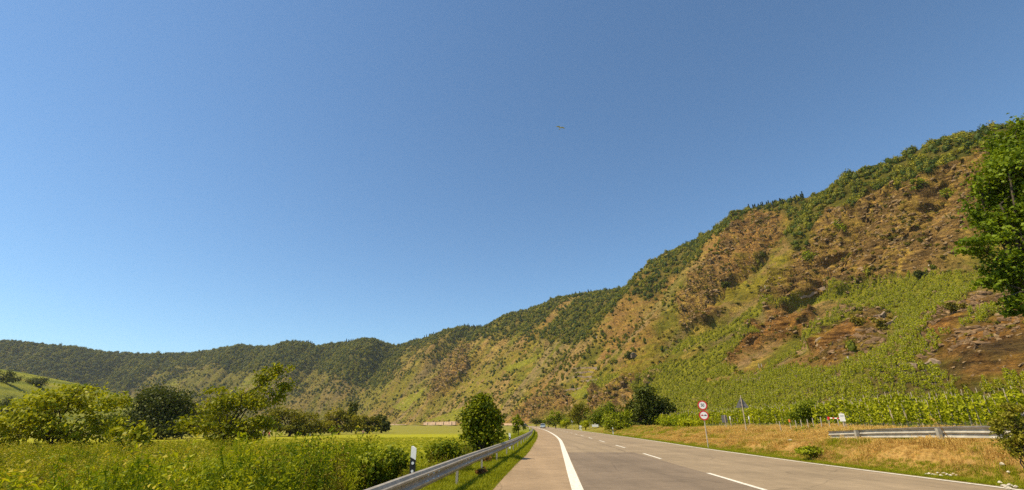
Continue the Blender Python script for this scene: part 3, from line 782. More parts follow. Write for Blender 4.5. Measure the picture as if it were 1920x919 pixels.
def weed_mesh(name, seed, m, stalks, h, leaf, per, spread, m2=None, flowers=0):
    rg = np.random.default_rng(seed); P_ = []; st = MB(); tips = []
    for i in range(stalks):
        b = np.array([rg.normal() * spread, rg.normal() * spread, -0.05]); hh = h * rg.uniform(0.6, 1.1); l = rg.normal(size=2) * 0.16 * hh
        e = b + np.array([l[0], l[1], hh]); st.tube([b, (b + e) / 2 + np.array([0, 0, hh * 0.05]), e], [0.008, 0.006, 0.003], 3, False)
        z = rg.uniform(0.15, 1, per) ** 0.8
        q = b + (e - b) * z[:, None]; q[:, :2] += rg.normal(size=(per, 2)) * leaf * 0.65; P_.append(q); tips.append(e)
    p = np.concatenate(P_); n = len(p)
    V, F = leaves(p, rg.uniform(0.6, 1.3, n) * leaf, 0.42, 0.45, rg=rg, droop=0.1)
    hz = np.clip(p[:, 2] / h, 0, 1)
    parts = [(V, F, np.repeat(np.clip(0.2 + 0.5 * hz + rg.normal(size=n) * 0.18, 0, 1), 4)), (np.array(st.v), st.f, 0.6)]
    nf = len(F) + len(st.f)
    if flowers:
        q = np.concatenate([np.array(tips)[:, None] + rg.normal(size=(len(tips), flowers, 3)) * np.array([0.05, 0.05, 0.10])]).reshape(-1, 3)
        v, f = leaves(q, 0.06, 0.8, 0.6, rg=rg); parts.append((v, f, np.repeat(rg.uniform(0, 1, len(q)), 4)))
    V, F, t = join(parts); me = mesh(name, V, F, tint=t); me.materials.append(m)
    if flowers:
        me.materials.append(m2); mi = np.zeros(len(me.polygons), np.int32); mi[nf:] = 1; me.polygons.foreach_set('material_index', mi)
    return me

BLUE = {}
def src_collection(key, meshes):
    c = bpy.data.collections.new('source_' + key)
    for i, me in enumerate(meshes):
        o = bpy.data.objects.new('%s_source_%d' % (key, i), me); c.objects.link(o)
    BLUE[key] = (c, meshes); return c

def scatter(name, key, pts, rotz, scl, pick, tilt=None):
    """Many plants as ONE stuff object: instances on the vertices of a point mesh."""
    c, meshes = BLUE[key]
    n = len(pts); me = bpy.data.meshes.new(name); me.vertices.add(n); me.vertices.foreach_set('co', np.asarray(pts, np.float32).ravel())
    rot = np.zeros((n, 3), np.float32); rot[:, 2] = rotz
    if tilt is not None: rot[:, :2] = tilt
    a = me.attributes.new('rot', 'FLOAT_VECTOR', 'POINT'); a.data.foreach_set('vector', rot.ravel())
    s3 = np.asarray(scl, np.float32)
    if s3.ndim == 1: s3 = np.repeat(s3[:, None], 3, 1)
    a = me.attributes.new('scl', 'FLOAT_VECTOR', 'POINT'); a.data.foreach_set('vector', s3.astype(np.float32).ravel())
    a = me.attributes.new('pick', 'INT', 'POINT'); a.data.foreach_set('value', np.asarray(pick, np.int32))
    o = obj(name, me)
    ng = bpy.data.node_groups.new(name + '_nodes', 'GeometryNodeTree')
    ng.interface.new_socket('Geometry', in_out='INPUT', socket_type='NodeSocketGeometry'); ng.interface.new_socket('Geometry', in_out='OUTPUT', socket_type='NodeSocketGeometry')
    N_ = ng.nodes; L_ = ng.links
    gi = N_.new('NodeGroupInput'); go = N_.new('NodeGroupOutput'); ip = N_.new('GeometryNodeInstanceOnPoints'); ci = N_.new('GeometryNodeCollectionInfo')
    ci.inputs['Collection'].default_value = c; ci.inputs['Separate Children'].default_value = True; ci.inputs['Reset Children'].default_value = True
    def attr(nm, ty):
        k = N_.new('GeometryNodeInputNamedAttribute'); k.data_type = ty; k.inputs['Name'].default_value = nm; return [s for s in k.outputs if s.enabled and s.name == 'Attribute'][0]
    L_.new(gi.outputs[0], ip.inputs['Points']); L_.new(ci.outputs[0], ip.inputs['Instance']); ip.inputs['Pick Instance'].default_value = True
    L_.new(attr('pick', 'INT'), ip.inputs['Instance Index']); L_.new(attr('scl', 'FLOAT_VECTOR'), ip.inputs['Scale'])
    er = N_.new('FunctionNodeEulerToRotation'); L_.new(attr('rot', 'FLOAT_VECTOR'), er.inputs[0]); L_.new(er.outputs[0], ip.inputs['Rotation'])
    L_.new(ip.outputs[0], go.inputs[0])
    md = o.modifiers.new('scatter', 'NODES'); md.node_group = ng
    return tag(o, kind='stuff')

src_collection('tree', [far_plant('broadleaf_crown', 1.0, 1.05 + 0.12 * (i % 3), 130, 0.34, M['leaf_forest'], 20 + i, 0.6) for i in range(5)])
src_collection('shrub', [far_plant('shrub_body', 1.0, 0.62 + 0.1 * (i % 3), 110, 0.34, M['leaf_shrub'] if i % 2 else M['leaf_olive'], 40 + i) for i in range(6)])
src_collection('conifer', [far_conifer('conifer_body', 1.0, M['leaf_conifer'], 60 + i) for i in range(3)])
src_collection('vine', [vine_mesh('vine_body', 70 + i, 46, 1.9, 0.32) for i in range(4)] + [vine_mesh('vine_body', 75 + i, 170, 1.9, 0.17) for i in range(4)])
src_collection('rock', [rock_mesh('rock_body', 80 + i) for i in range(5)])
src_collection('ledge', [rock_mesh('ledge_body', 85 + i, 'ledge') for i in range(4)])
src_collection('grass', [tuft_mesh('grass_tuft', 90 + i, M['grass'], 26, 0.22, 0.006, 0.10, 0.7) for i in range(4)])
src_collection('dry', [tuft_mesh('dry_tuft', 100 + i, M['drygrass'], 34, 0.48, 0.006, 0.13, 0.8, 8) for i in range(4)] + [tuft_mesh('dry_tuft', 107, M['grass'], 26, 0.35, 0.006, 0.12, 0.8, 3)])
src_collection('weed', [weed_mesh('weed_plant', 110 + i, M['leaf_weed'], 12, 1.4, 0.062, 66, 0.21) for i in range(3)]
               + [weed_mesh('weed_plant', 115, M['leaf_bush'], 11, 1.05, 0.068, 64, 0.25), weed_mesh('weed_plant', 116, M['leaf_weed'], 8, 1.5, 0.10, 26, 0.22, M['yellow'], 8),
                  tuft_mesh('weed_grass', 117, M['grass'], 40, 1.1, 0.010, 0.16, 0.6, 12), weed_mesh('weed_plant', 118, M['leaf_olive'], 6, 1.55, 0.09, 34, 0.16)])

# ------------------------------------------------------------------ what grows on the hillside
cellP = P[:-1, :-1]; e1 = P[:-1, 1:] - cellP; e2 = P[1:, :-1] - cellP
area = np.linalg.norm(np.cross(e1, e2), axis=-1)
dist = HD[:-1, :-1]; cu, cv = HU[:-1, :-1], HV[:-1, :-1]
mf, mc, mv, mg = blur(m_for, 1)[:-1, :-1], m_cragb[:-1, :-1], m_vine[:-1, :-1], m_grass[:-1, :-1]
inview = (cu > -120) & (cu < 2040) & (T[:-1, :-1] > 0.015) & (T[:-1, :-1] < 1.06)

def sow(dens):
    lam = area * dens * inview
    k = rng.poisson(lam); r, c = np.nonzero(k); rep = k[r, c]; r = np.repeat(r, rep); c = np.repeat(c, rep)
    a, b = rng.uniform(size=(2, len(r), 1))
    return cellP[r, c] + e1[r, c] * a + e2[r, c] * b, r, c

def split(key, name, pts, r, c, scl, pick, limit, labelf, cat, stuffname, hmul=1.0, apparent=None):
    """The largest in the picture as things of their own, the rest as one mass."""
    n = len(pts); rz = rng.uniform(0, 6.283, n)
    u, v = proj(pts); d = np.linalg.norm(pts - np.array([0, 0, EYE]), axis=1)
    big = scl.max(1) / d
    ok = (u > 8) & (u < 1912) & (v < 900)
    if apparent is not None: ok &= apparent(u, v)
    order = np.argsort(-(big * ok)); sel = order[:limit]; sel = sel[ok[sel]]
    for i in sel:
        o = obj(name, BLUE[key][1][pick[i]], None, None, pts[i], rz[i], tuple(scl[i]))
        lb, gp = labelf(u[i], v[i], d[i]); tag(o, lb, cat, gp)
    rest = np.ones(n, bool); rest[sel] = False
    scatter(stuffname, key, pts[rest], rz[rest], scl[rest], pick[rest])

# woods: crowns close together
wn = fbm(P[..., 0] / 30, P[..., 1] / 30, P[..., 2] / 30, 4)[:-1, :-1]
pts, r, c = sow(np.clip(mf, 0, 1) * np.interp(dist, [300, 700, 1200, 2500], [1 / 26, 1 / 32, 1 / 48, 1 / 60]) * (1 - 0.75 * mv))
# single trees on the middle slopes of the far valley side
p2_, r2, c2 = sow((1 - mf) * (1 - mv) * (1 - mc) * sstep(0.0, 0.3, wn) * np.interp(dist, [300, 700, 1200, 2500], [1 / 200, 1 / 75, 1 / 60, 1 / 80]) * (T[:-1, :-1] > 0.12))
pts = np.concatenate([pts, p2_]); r = np.concatenate([r, r2]); c = np.concatenate([c, c2])
s = np.interp(dist[r, c], [300, 700, 1200, 2500], [2.6, 3.0, 3.9, 5.2]) * rng.uniform(0.6, 1.35, len(pts)) * np.where(np.arange(len(pts)) < len(pts) - len(p2_), 1, 0.75)
scl = np.stack([s, s, s * rng.uniform(0.85, 1.3, len(s))], -1); pts[:, 2] -= 0.25 * s
def tree_label(u, v, d):
    """Where along the crest a tree stands, told by what can be found beside it."""
    if u > 1840: return 'small broadleaf tree on the nearest crest, partly behind the tall tree at the edge', 'broadleaf trees on the crest behind the tall edge tree'
    if u > 1740: return 'small broadleaf tree on the nearest crest just left of the tall edge tree', 'broadleaf trees on the crest left of the tall edge tree'
    if u > 1640: return 'small broadleaf tree above the steepest bare rock of the nearest crag', 'broadleaf trees above the bare rock of the nearest crag'
    if u > 1540: return 'broadleaf tree on the left shoulder of the nearest crag', 'broadleaf trees on the left shoulder of the nearest crag'
    if u > 1460 and v > 400: return 'broadleaf tree low in the wooded hollow between the two crags', 'broadleaf trees low in the hollow between the crags'
    if u > 1380: return 'broadleaf tree along the skyline above the wooded hollow', 'broadleaf trees on the skyline above the hollow'
    if u > 1180: return 'broadleaf tree on the shoulder where the crest drops beyond the crags', 'broadleaf trees on the shoulder beyond the crags'
    return 'broadleaf tree in the woods on the long slope up the valley', 'broadleaf trees on the long slope up the valley'
split('tree', 'broadleaf_tree', pts, r, c, scl, rng.integers(0, 5, len(pts)), 290, tree_label, 'tree', 'hillside_woods')

# scrub
sn = fbm(P[..., 0] / 14, P[..., 1] / 14, P[..., 2] / 14, 4)[:-1, :-1]
dn = (1 - 0.97 * mv) * (1 - 0.7 * mf) * ((1 - mc) * (0.15 + sstep(-0.05, 0.35, sn)) * np.interp(dist, [80, 300, 700, 2500], [1 / 22, 1 / 20, 1 / 22, 1 / 34]) + mc * (0.16 + sstep(-0.05, 0.3, sn)) / 22) * (1 - 0.6 * mg)
pts, r, c = sow(dn)
s = np.interp(dist[r, c], [80, 300, 700, 2500], [0.55, 1.0, 1.5, 2.4]) * rng.lognormal(0, 0.5, len(pts)).clip(0.35, 1.8)
scl = np.stack([s, s * rng.uniform(0.8, 1.2, len(s)), s * rng.uniform(0.7, 1.2, len(s))], -1); pts[:, 2] -= 0.2 * s
def shrub_label(u, v, d):
    if d < 170: return 'low scrub bush on the rocky foot of the slope behind the vineyard', 'scrub bushes on the rocky foot of the slope'
    if u > 1480 and v < 400: return 'bush high on the nearest crag just under the wood', 'bushes high on the nearest crag'
    if u > 1480 and v < 520: return 'bush in the middle of the bare brown rock of the nearest crag', 'bushes in the middle of the nearest crag'
    if u > 1480: return 'bush among the outcrops between the vine plots at the right', 'bushes among the outcrops between the vine plots'
    if u > 1200 and v < 520: return 'bush high on the second crag under the skyline', 'bushes high on the second crag'
    if u > 1200: return 'bush below the second crag, above the slope vineyard', 'bushes below the second crag'
    if u > 1000: return 'bush on the brown slope above the bend of the road', 'bushes on the slope above the road bend'
    return 'bush on the brown slope farther up the valley, left of the road', 'bushes on the slope left of the road'
split('shrub', 'scrub_bush', pts, r, c, scl, rng.integers(0, 6, len(pts)), 290, shrub_label, 'bush', 'hillside_scrub')

# conifers on the skyline
pts = []
for x0, x1, k in ((868, 926, 34), (800, 866, 16), (1388, 1510, 46), (520, 592, 34), (640, 716, 26), (755, 800, 10), (1060, 1180, 14)):
    for u in rng.uniform(x0, x1, k):
        i = np.argmin(np.abs(spx - u)); j = np.argmin(np.abs(tt - rng.uniform(0.975, 1.01))); pts.append(P[j, i])
pts = np.array(pts); d = np.linalg.norm(pts, axis=1); s = np.interp(d, [500, 1000, 2000], [7, 12, 15]) * rng.uniform(0.6, 1.2, len(d)); pts[:, 2] -= 1
for i in range(len(pts)):
    u = proj(pts[i])[0]
    lb, gp = (('dark conifer on the skyline above the hollow between the crags', 'conifers on the skyline above the crags') if u > 1200 else
              ('dark conifer on the highest skyline of the long valley slope', 'conifers on the skyline of the valley slope') if u > 740 else
              ('dark conifer on the far wooded hilltops', 'conifers on the far hilltops'))
    tag(obj('conifer', BLUE['conifer'][1][i % 3], None, None, pts[i], rng.uniform(0, 6), float(s[i])), lb, 'tree', gp)

def vine_label(u, v, d):
    if d > 140: return 'staked grape vine on the terraced slope', 'grape vines on the slope'
    row = 'front' if d < 52 else 'back'
    w = 'above the right guardrail' if u > 1640 else 'behind the white notice board' if u > 1560 else 'behind the row of vineyard stakes' if u > 1450 else 'behind the triangular sign' if u > 1370 else 'left of the triangular sign'
    return 'grape vine in the %s of the vineyard %s' % (row, w), 'grape vines in the %s of the vineyard %s' % (row, w)
# vines: on the slope, and on the level ground behind the right-hand guardrail
near_v = (dist < 640) & (cu > 1100)
pts, r, c = sow(mv * near_v / np.interp(dist, [100, 250, 600], [1.5, 1.9, 4.0]))
# rows: up the slope as a rule, along it in the dark block at the near end
av = A[:-1, :-1][r, c]; sp = np.interp(dist[r, c], [100, 300, 600], [1.9, 2.3, 3.2]); ux = unit(e1[r, c]); blk = inpoly(cu[r, c], cv[r, c], [(1630, 690), (1700, 680), (1765, 700), (1830, 750), (1790, 775), (1600, 770)])
s0 = av - np.round(av / 2.2) * 2.2
pts = pts + np.where(blk, 0, 1)[:, None] * ux * ((np.round(av / 2.9) * 2.9 - av) * 0.97)[:, None]
uz = unit(e2[r, c]); zv = pts[:, 2] - 0.15 * av; pts = pts + np.where(blk, 1, 0)[:, None] * uz * ((np.round(zv / 1.7) * 1.7 - zv) / np.maximum(uz[:, 2], 0.15))[:, None] * 1.0
dr_ = lambda x, y: x - x_edge(y)
fx, fy = np.meshgrid(np.arange(16, 84, 1.7), np.arange(14, 330, 1.15)); fx = fx.ravel() + rng.normal(size=fx.size) * 0.12 + 0.0; fy = fy.ravel() + rng.normal(size=fy.size) * 0.2
dq = dr_(fx, fy); kp = (dq > np.interp(fy, [14, 40, 60, 300], [15.5, 14.5, 15, 12])) & (fbm(fx / 9, fy / 9, o=2) > -0.5) & (fx < 76 - np.clip(fy - 260, 0, 400) * 0.15)
flat = np.stack([fx, fy, gz(fx, fy) - 0.05], -1)[kp]
pts = np.concatenate([pts, flat]); s = rng.uniform(0.75, 1.2, len(pts)) * np.interp(np.linalg.norm(pts, axis=1), [60, 300, 600], [1, 1.1, 1.4])
wv_ = np.where(np.linalg.norm(pts, axis=1) < 140, 1.3, 1.0)
scl = np.stack([s * rng.uniform(0.65, 1.0, len(s)) * wv_, s * rng.uniform(0.65, 1.0, len(s)) * wv_, s], -1)
split('vine', 'grape_vine', pts, None, None, scl, rng.integers(0, 4, len(pts)) + 4 * (np.linalg.norm(pts, axis=1) < 150), 290,
      vine_label,
      'vine', 'vineyard_vines')

# ledges of slate standing out of the near outcrops
pts, r, c = sow(mc * (dist < 260) / 2.6 * sstep(-0.15, 0.2, sn))
s = np.interp(dist[r, c], [80, 260], [0.25, 0.7]) * rng.lognormal(0, 0.4, len(pts)).clip(0.5, 2.2)
scatter('rock_ledges', 'ledge', pts - np.array([0, 0, 0.1]), rng.normal(0.5, 0.8, len(pts)), np.stack([s * 1.0, s * 1.5, s * 1.0], -1), rng.integers(0, 4, len(pts)), tilt=rng.normal(size=(len(pts), 2)) * 0.4 + np.array([0.25, -0.35]))
# loose slate on the crags
pts, r, c = sow(mc * (1 - mf) * np.interp(dist, [80, 300, 700, 1300], [1 / 6, 1 / 8, 1 / 26, 1 / 120]) * (dist < 1300) * (0.3 + sstep(-0.1, 0.3, sn)))
s = np.interp(dist[r, c], [80, 300, 700, 1300], [0.22, 0.45, 0.9, 1.8]) * rng.lognormal(0, 0.55, len(pts)).clip(0.4, 2.4)
scatter('loose_rocks', 'rock', pts, rng.uniform(0, 6.283, len(pts)), np.stack([s * 1.3, s, s * 0.8], -1), rng.integers(0, 5, len(pts)), tilt=rng.normal(size=(len(pts), 2)) * 0.35)
# ------------------------------------------------------------------ trees and bushes with limbs and leaves
def limb_path(a, b, rg, k=4, sag=0.12):
    a = np.array(a, float); b = np.array(b, float); L = np.linalg.norm(b - a); pts = []
    for i in range(k + 1):
        t = i / k; p = a * (1 - t) + b * t; p[2] += math.sin(math.pi * t) * L * sag
        if 0 < i < k: p += rg.normal(size=3) * L * 0.045
        pts.append(p)
    return pts

def leafy(name, label, cat, base, lobes, n, leaf, mat, seed, trunk_r=0.12, fork=0.3, group=None, clumps=9, shell=0.95, sig=0.22, width=0.6, parts=True, droop=0.35, core=0.0, limb=True, up=0.5, barkm=None):
    """Tree or bush: trunk and limbs reach into each lobe of the crown, leaves sit in uneven clumps. lobes: world (centre, radii)."""
    rg = np.random.default_rng(seed)
    base = np.array(base, float); lobes = [(np.array(c, float) - base, np.array(r, float)) for c, r in lobes]
    w = np.array([(r[0] * r[1] * r[2]) ** (2 / 3) for c, r in lobes]); w /= w.sum()
    Vs, Fs, Ts, o = [], [], [], 0
    wood = MB()
    ztop = max(c[2] for c, r in lobes)
    fk = np.array([0, 0, max(0.15, fork * ztop)]) + np.array([rg.normal() * 0.03 * ztop, rg.normal() * 0.03 * ztop, 0])
    wood.tube([(0, 0, -0.4), (0, 0, 0), tuple(fk * 0.5 + rg.normal(size=3) * 0.02), tuple(fk)], [trunk_r * 1.4, trunk_r * 1.15, trunk_r, trunk_r * 0.85], 8)
    for (c, r), wi in zip(lobes, w):
        k = max(4, int(clumps * (0.6 + rg.uniform() * 0.6)))
        cc = unit(rg.normal(size=(k, 3))) * rg.uniform(shell * 0.45, shell, (k, 1)) ; cc = c + cc * r
        if limb:
            lr = trunk_r * (0.35 + 0.5 * math.sqrt(wi))
            lp = limb_path(fk, c, rg); wood.tube(lp, np.linspace(lr, lr * 0.4, len(lp)), 6)
            for q in cc[:k]:
                tp = limb_path(lp[-2], q, rg, 3, 0.08); wood.tube(tp, np.linspace(lr * 0.35, lr * 0.1, len(tp)), 4)
        m = int(n * wi); which = rg.integers(0, k, m); cw = rg.uniform(0.25, 0.8, k)
        p = cc[which] + rg.normal(size=(m, 3)) * sig * r * rg.uniform(0.7, 1.3, (k, 1))[which]
        V, F = leaves(p, rg.uniform(0.65, 1.3, m) * leaf, width, up, unit(p - c) * 0.5, droop, rg=rg)
        Vs.append(V); Fs.append(F + o); o += len(V)
        Ts.append(np.repeat(np.clip(cw[which] + rg.normal(size=m) * 0.17, 0, 1), 4))
    V = np.concatenate(Vs); V[:, 2] = np.maximum(V[:, 2], -0.25)
    me = mesh(name + '_crown', V, np.concatenate(Fs), tint=np.concatenate(Ts))
    if parts:
        t = thing(name, label, cat, base, 0, group)
        obj('crown', me, mat, t)
        wood.build('trunk', barkm or M['bark'], t, smooth=True)
        return t
    o_ = obj(name, me, mat, None, base); return tag(o_, label, cat, group)

def px_lobes(Y, L, depth=0.9, rg=np.random.default_rng(3)):
    out = []
    for cx, cy, rx, ry in L:
        c = at(cx, cy, Y + 0.0); fw = c[1] * CP + (c[2] - EYE) * SP; k = fw / FPX
        c[1] += rg.uniform(-0.5, 0.5) * rx * k * depth
        out.append((c, (rx * k, rx * k * depth, ry * k)))
    return out

def px_base(px, Y, sink=0.05):
    c = at(px, 800, Y); x = c[0]; return (x, Y, float(gz(x, Y)) - sink)

TREES = [
 # name, label, cat, Y, base px, lobes, n, leaf, mat, kwargs
 ('walnut_tree', 'spreading leafy walnut tree at the left edge behind the tall weeds', 'tree', 43, 112, [(55, 795, 52, 36), (130, 765, 62, 36), (195, 755, 32, 26), (25, 822, 38, 28), (110, 812, 66, 24), (205, 797, 32, 22), (85, 752, 34, 20), (160, 732, 34, 10), (10, 800, 26, 24), (60, 770, 30, 16), (170, 825, 34, 16)], 6800, 0.34, 'leaf_walnut', dict(trunk_r=0.14, fork=0.25, sig=0.27, clumps=8, group='walnut trees in the meadow')),
 ('walnut_tree', 'lopsided walnut tree with one long branch reaching up to the right', 'tree', 52, 425, [(425, 763, 38, 26), (392, 795, 44, 16), (470, 752, 32, 22), (503, 712, 24, 18), (532, 728, 20, 14), (352, 803, 20, 10), (495, 792, 42, 14), (445, 800, 46, 16), (535, 692, 15, 8), (505, 745, 25, 18), (400, 735, 22, 8), (520, 700, 12, 12), (430, 822, 40, 12), (480, 815, 26, 12)], 5600, 0.37, 'leaf_walnut', dict(trunk_r=0.15, fork=0.22, sig=0.28, clumps=7, group='walnut trees in the meadow')),
 ('walnut_sapling', 'low walnut sapling between the two walnut trees', 'tree', 40, 245, [(240, 822, 36, 16), (272, 834, 20, 10), (215, 812, 18, 12), (262, 806, 14, 12)], 700, 0.40, 'leaf_walnut', dict(trunk_r=0.05, fork=0.2, sig=0.3, clumps=7)),
 ('willow_tree', 'big dark round willow behind the meadow, largest of the tree row', 'tree', 140, 300, [(268, 772, 36, 36), (322, 766, 42, 36), (300, 798, 62, 22), (345, 788, 22, 28), (248, 793, 22, 24), (296, 757, 34, 26), (315, 790, 40, 26), (280, 785, 34, 30)], 15000, 0.75, 'leaf_dark', dict(trunk_r=0.45, fork=0.2, clumps=14, sig=0.24, group='willows along the far edge of the meadow')),
 ('willow_tree', 'olive willow half hidden behind the lopsided walnut tree', 'tree', 155, 388, [(385, 772, 30, 24), (408, 790, 30, 20)], 2600, 0.7, 'leaf_willow', dict(trunk_r=0.35, fork=0.2, clumps=12, group='willows along the far edge of the meadow')),
 ('willow_tree', 'broad sunlit willow just right of the lopsided walnut tree', 'tree', 150, 545, [(528, 784, 30, 20), (568, 788, 30, 20), (590, 798, 14, 12), (545, 803, 48, 12), (498, 794, 22, 16), (560, 806, 36, 8)], 6200, 0.7, 'leaf_willow', dict(trunk_r=0.4, fork=0.2, clumps=13, group='willows along the far edge of the meadow')),
 ('willow_tree', 'rounded willow standing left of the dark poplar', 'tree', 172, 638, [(628, 787, 24, 19), (652, 792, 20, 17), (612, 797, 12, 12), (635, 804, 28, 8)], 4200, 0.75, 'leaf_willow', dict(trunk_r=0.4, fork=0.2, clumps=12, group='willows along the far edge of the meadow')),
 ('poplar_tree', 'narrow dark poplar rising above the willow row', 'tree', 215, 660, [(660, 766, 9, 12), (661, 780, 11, 14)], 1500, 0.8, 'leaf_dark', dict(trunk_r=0.3, fork=0.3, clumps=10)),
 ('willow_tree', 'small pale willow between the dark poplar and the end of the row', 'tree', 186, 690, [(684, 791, 16, 14), (700, 794, 13, 12), (690, 803, 20, 7)], 2600, 0.75, 'leaf_willow', dict(trunk_r=0.3, fork=0.2, clumps=11, group='willows along the far edge of the meadow')),
 ('willow_tree', 'dark willow at the right-hand end of the tree row', 'tree', 192, 717, [(712, 793, 14, 14), (723, 797, 10, 10), (716, 803, 16, 6)], 2300, 0.75, 'leaf_dark', dict(trunk_r=0.3, fork=0.2, clumps=11, group='willows along the far edge of the meadow')),
 ('willow_tree', 'low olive willow thicket between the big dark willow and the lopsided walnut', 'tree', 150, 455, [(440, 796, 28, 16), (468, 800, 26, 14), (415, 800, 24, 13)], 3000, 0.65, 'leaf_willow', dict(trunk_r=0.3, fork=0.1, clumps=12, group='willows along the far edge of the meadow')),
 ('willow_tree', 'low dark willow thicket left of the big dark willow', 'tree', 145, 215, [(205, 794, 26, 18), (228, 800, 22, 14), (180, 800, 22, 14)], 2600, 0.65, 'leaf_dark', dict(trunk_r=0.3, fork=0.1, clumps=12, group='willows along the far edge of the meadow')),
 ('willow_tree', 'low willow thicket filling the gap left of the rounded willow', 'tree', 168, 603, [(598, 801, 16, 10), (612, 803, 12, 9), (580, 803, 14, 9)], 1500, 0.6, 'leaf_willow', dict(trunk_r=0.25, fork=0.1, clumps=10, group='willows along the far edge of the meadow')),
 ('willow_tree', 'low willow thicket at the foot of the dark poplar', 'tree', 184, 668, [(664, 800, 12, 9), (678, 801, 12, 8)], 1300, 0.6, 'leaf_willow', dict(trunk_r=0.25, fork=0.1, clumps=10, group='willows along the far edge of the meadow')),
 ('maple_tree', 'round dense young maple just behind the left guardrail', 'tree', 22, 904, [(900, 772, 31, 27), (912, 800, 30, 28), (884, 800, 24, 24), (903, 826, 26, 22), (928, 790, 16, 22), (900, 754, 16, 14), (918, 766, 18, 18), (882, 778, 20, 20)], 9000, 0.125, 'leaf_maple', dict(trunk_r=0.07, fork=0.12, clumps=16, sig=0.24, width=0.85)),
 ('ash_sapling', 'slim young tree by the guardrail beyond the round maple', 'tree', 76, 972, [(969, 790, 8, 9), (974, 798, 10, 9), (968, 803, 8, 8), (971, 783, 5, 6)], 1300, 0.26, 'leaf_bush', dict(trunk_r=0.06, fork=0.3, clumps=9)),
 ('roadside_tree', 'dark broad tree on the right side of the road', 'tree', 100, 1210, [(1200, 750, 26, 22), (1232, 757, 28, 24), (1255, 775, 20, 18), (1190, 772, 20, 22), (1225, 782, 36, 18), (1262, 788, 12, 10), (1210, 735, 22, 10), (1195, 795, 20, 10)], 7500, 0.55, 'leaf_dark', dict(trunk_r=0.3, fork=0.22, clumps=13, sig=0.24)),
 ('maple_tree', 'tall leafy tree leaning into the picture at the upper right edge', 'tree', 30, 2040, [(1905, 255, 34, 36), (1880, 325, 50, 42), (1862, 392, 38, 36), (1920, 415, 55, 48), (1835, 460, 34, 17), (1888, 495, 44, 32), (1858, 532, 24, 15), (1960, 320, 90, 85), (1985, 480, 85, 70), (1935, 540, 44, 26), (1890, 560, 22, 14), (1930, 290, 40, 50), (1845, 350, 26, 26), (2080, 400, 110, 130), (1920, 575, 30, 14), (1905, 455, 50, 40), (1890, 360, 40, 40), (1900, 300, 36, 30), (1925, 340, 50, 60), (1930, 510, 50, 40), (1950, 430, 60, 60), (1865, 425, 30, 24), (1950, 280, 50, 50), (1945, 370, 50, 50), (1960, 545, 60, 40), (1910, 265, 26, 30), (1900, 345, 44, 34)], 52000, 0.265, 'leaf_big', dict(trunk_r=0.22, fork=0.4, clumps=15, sig=0.21, width=0.7)),
]
for i, (nm, lb, ct, Y, bp, L, n, lf, mt, kw) in enumerate(TREES):
    leafy(nm, lb, ct, px_base(bp, Y), px_lobes(Y, L), n, lf, M[mt], 300 + i, **kw)

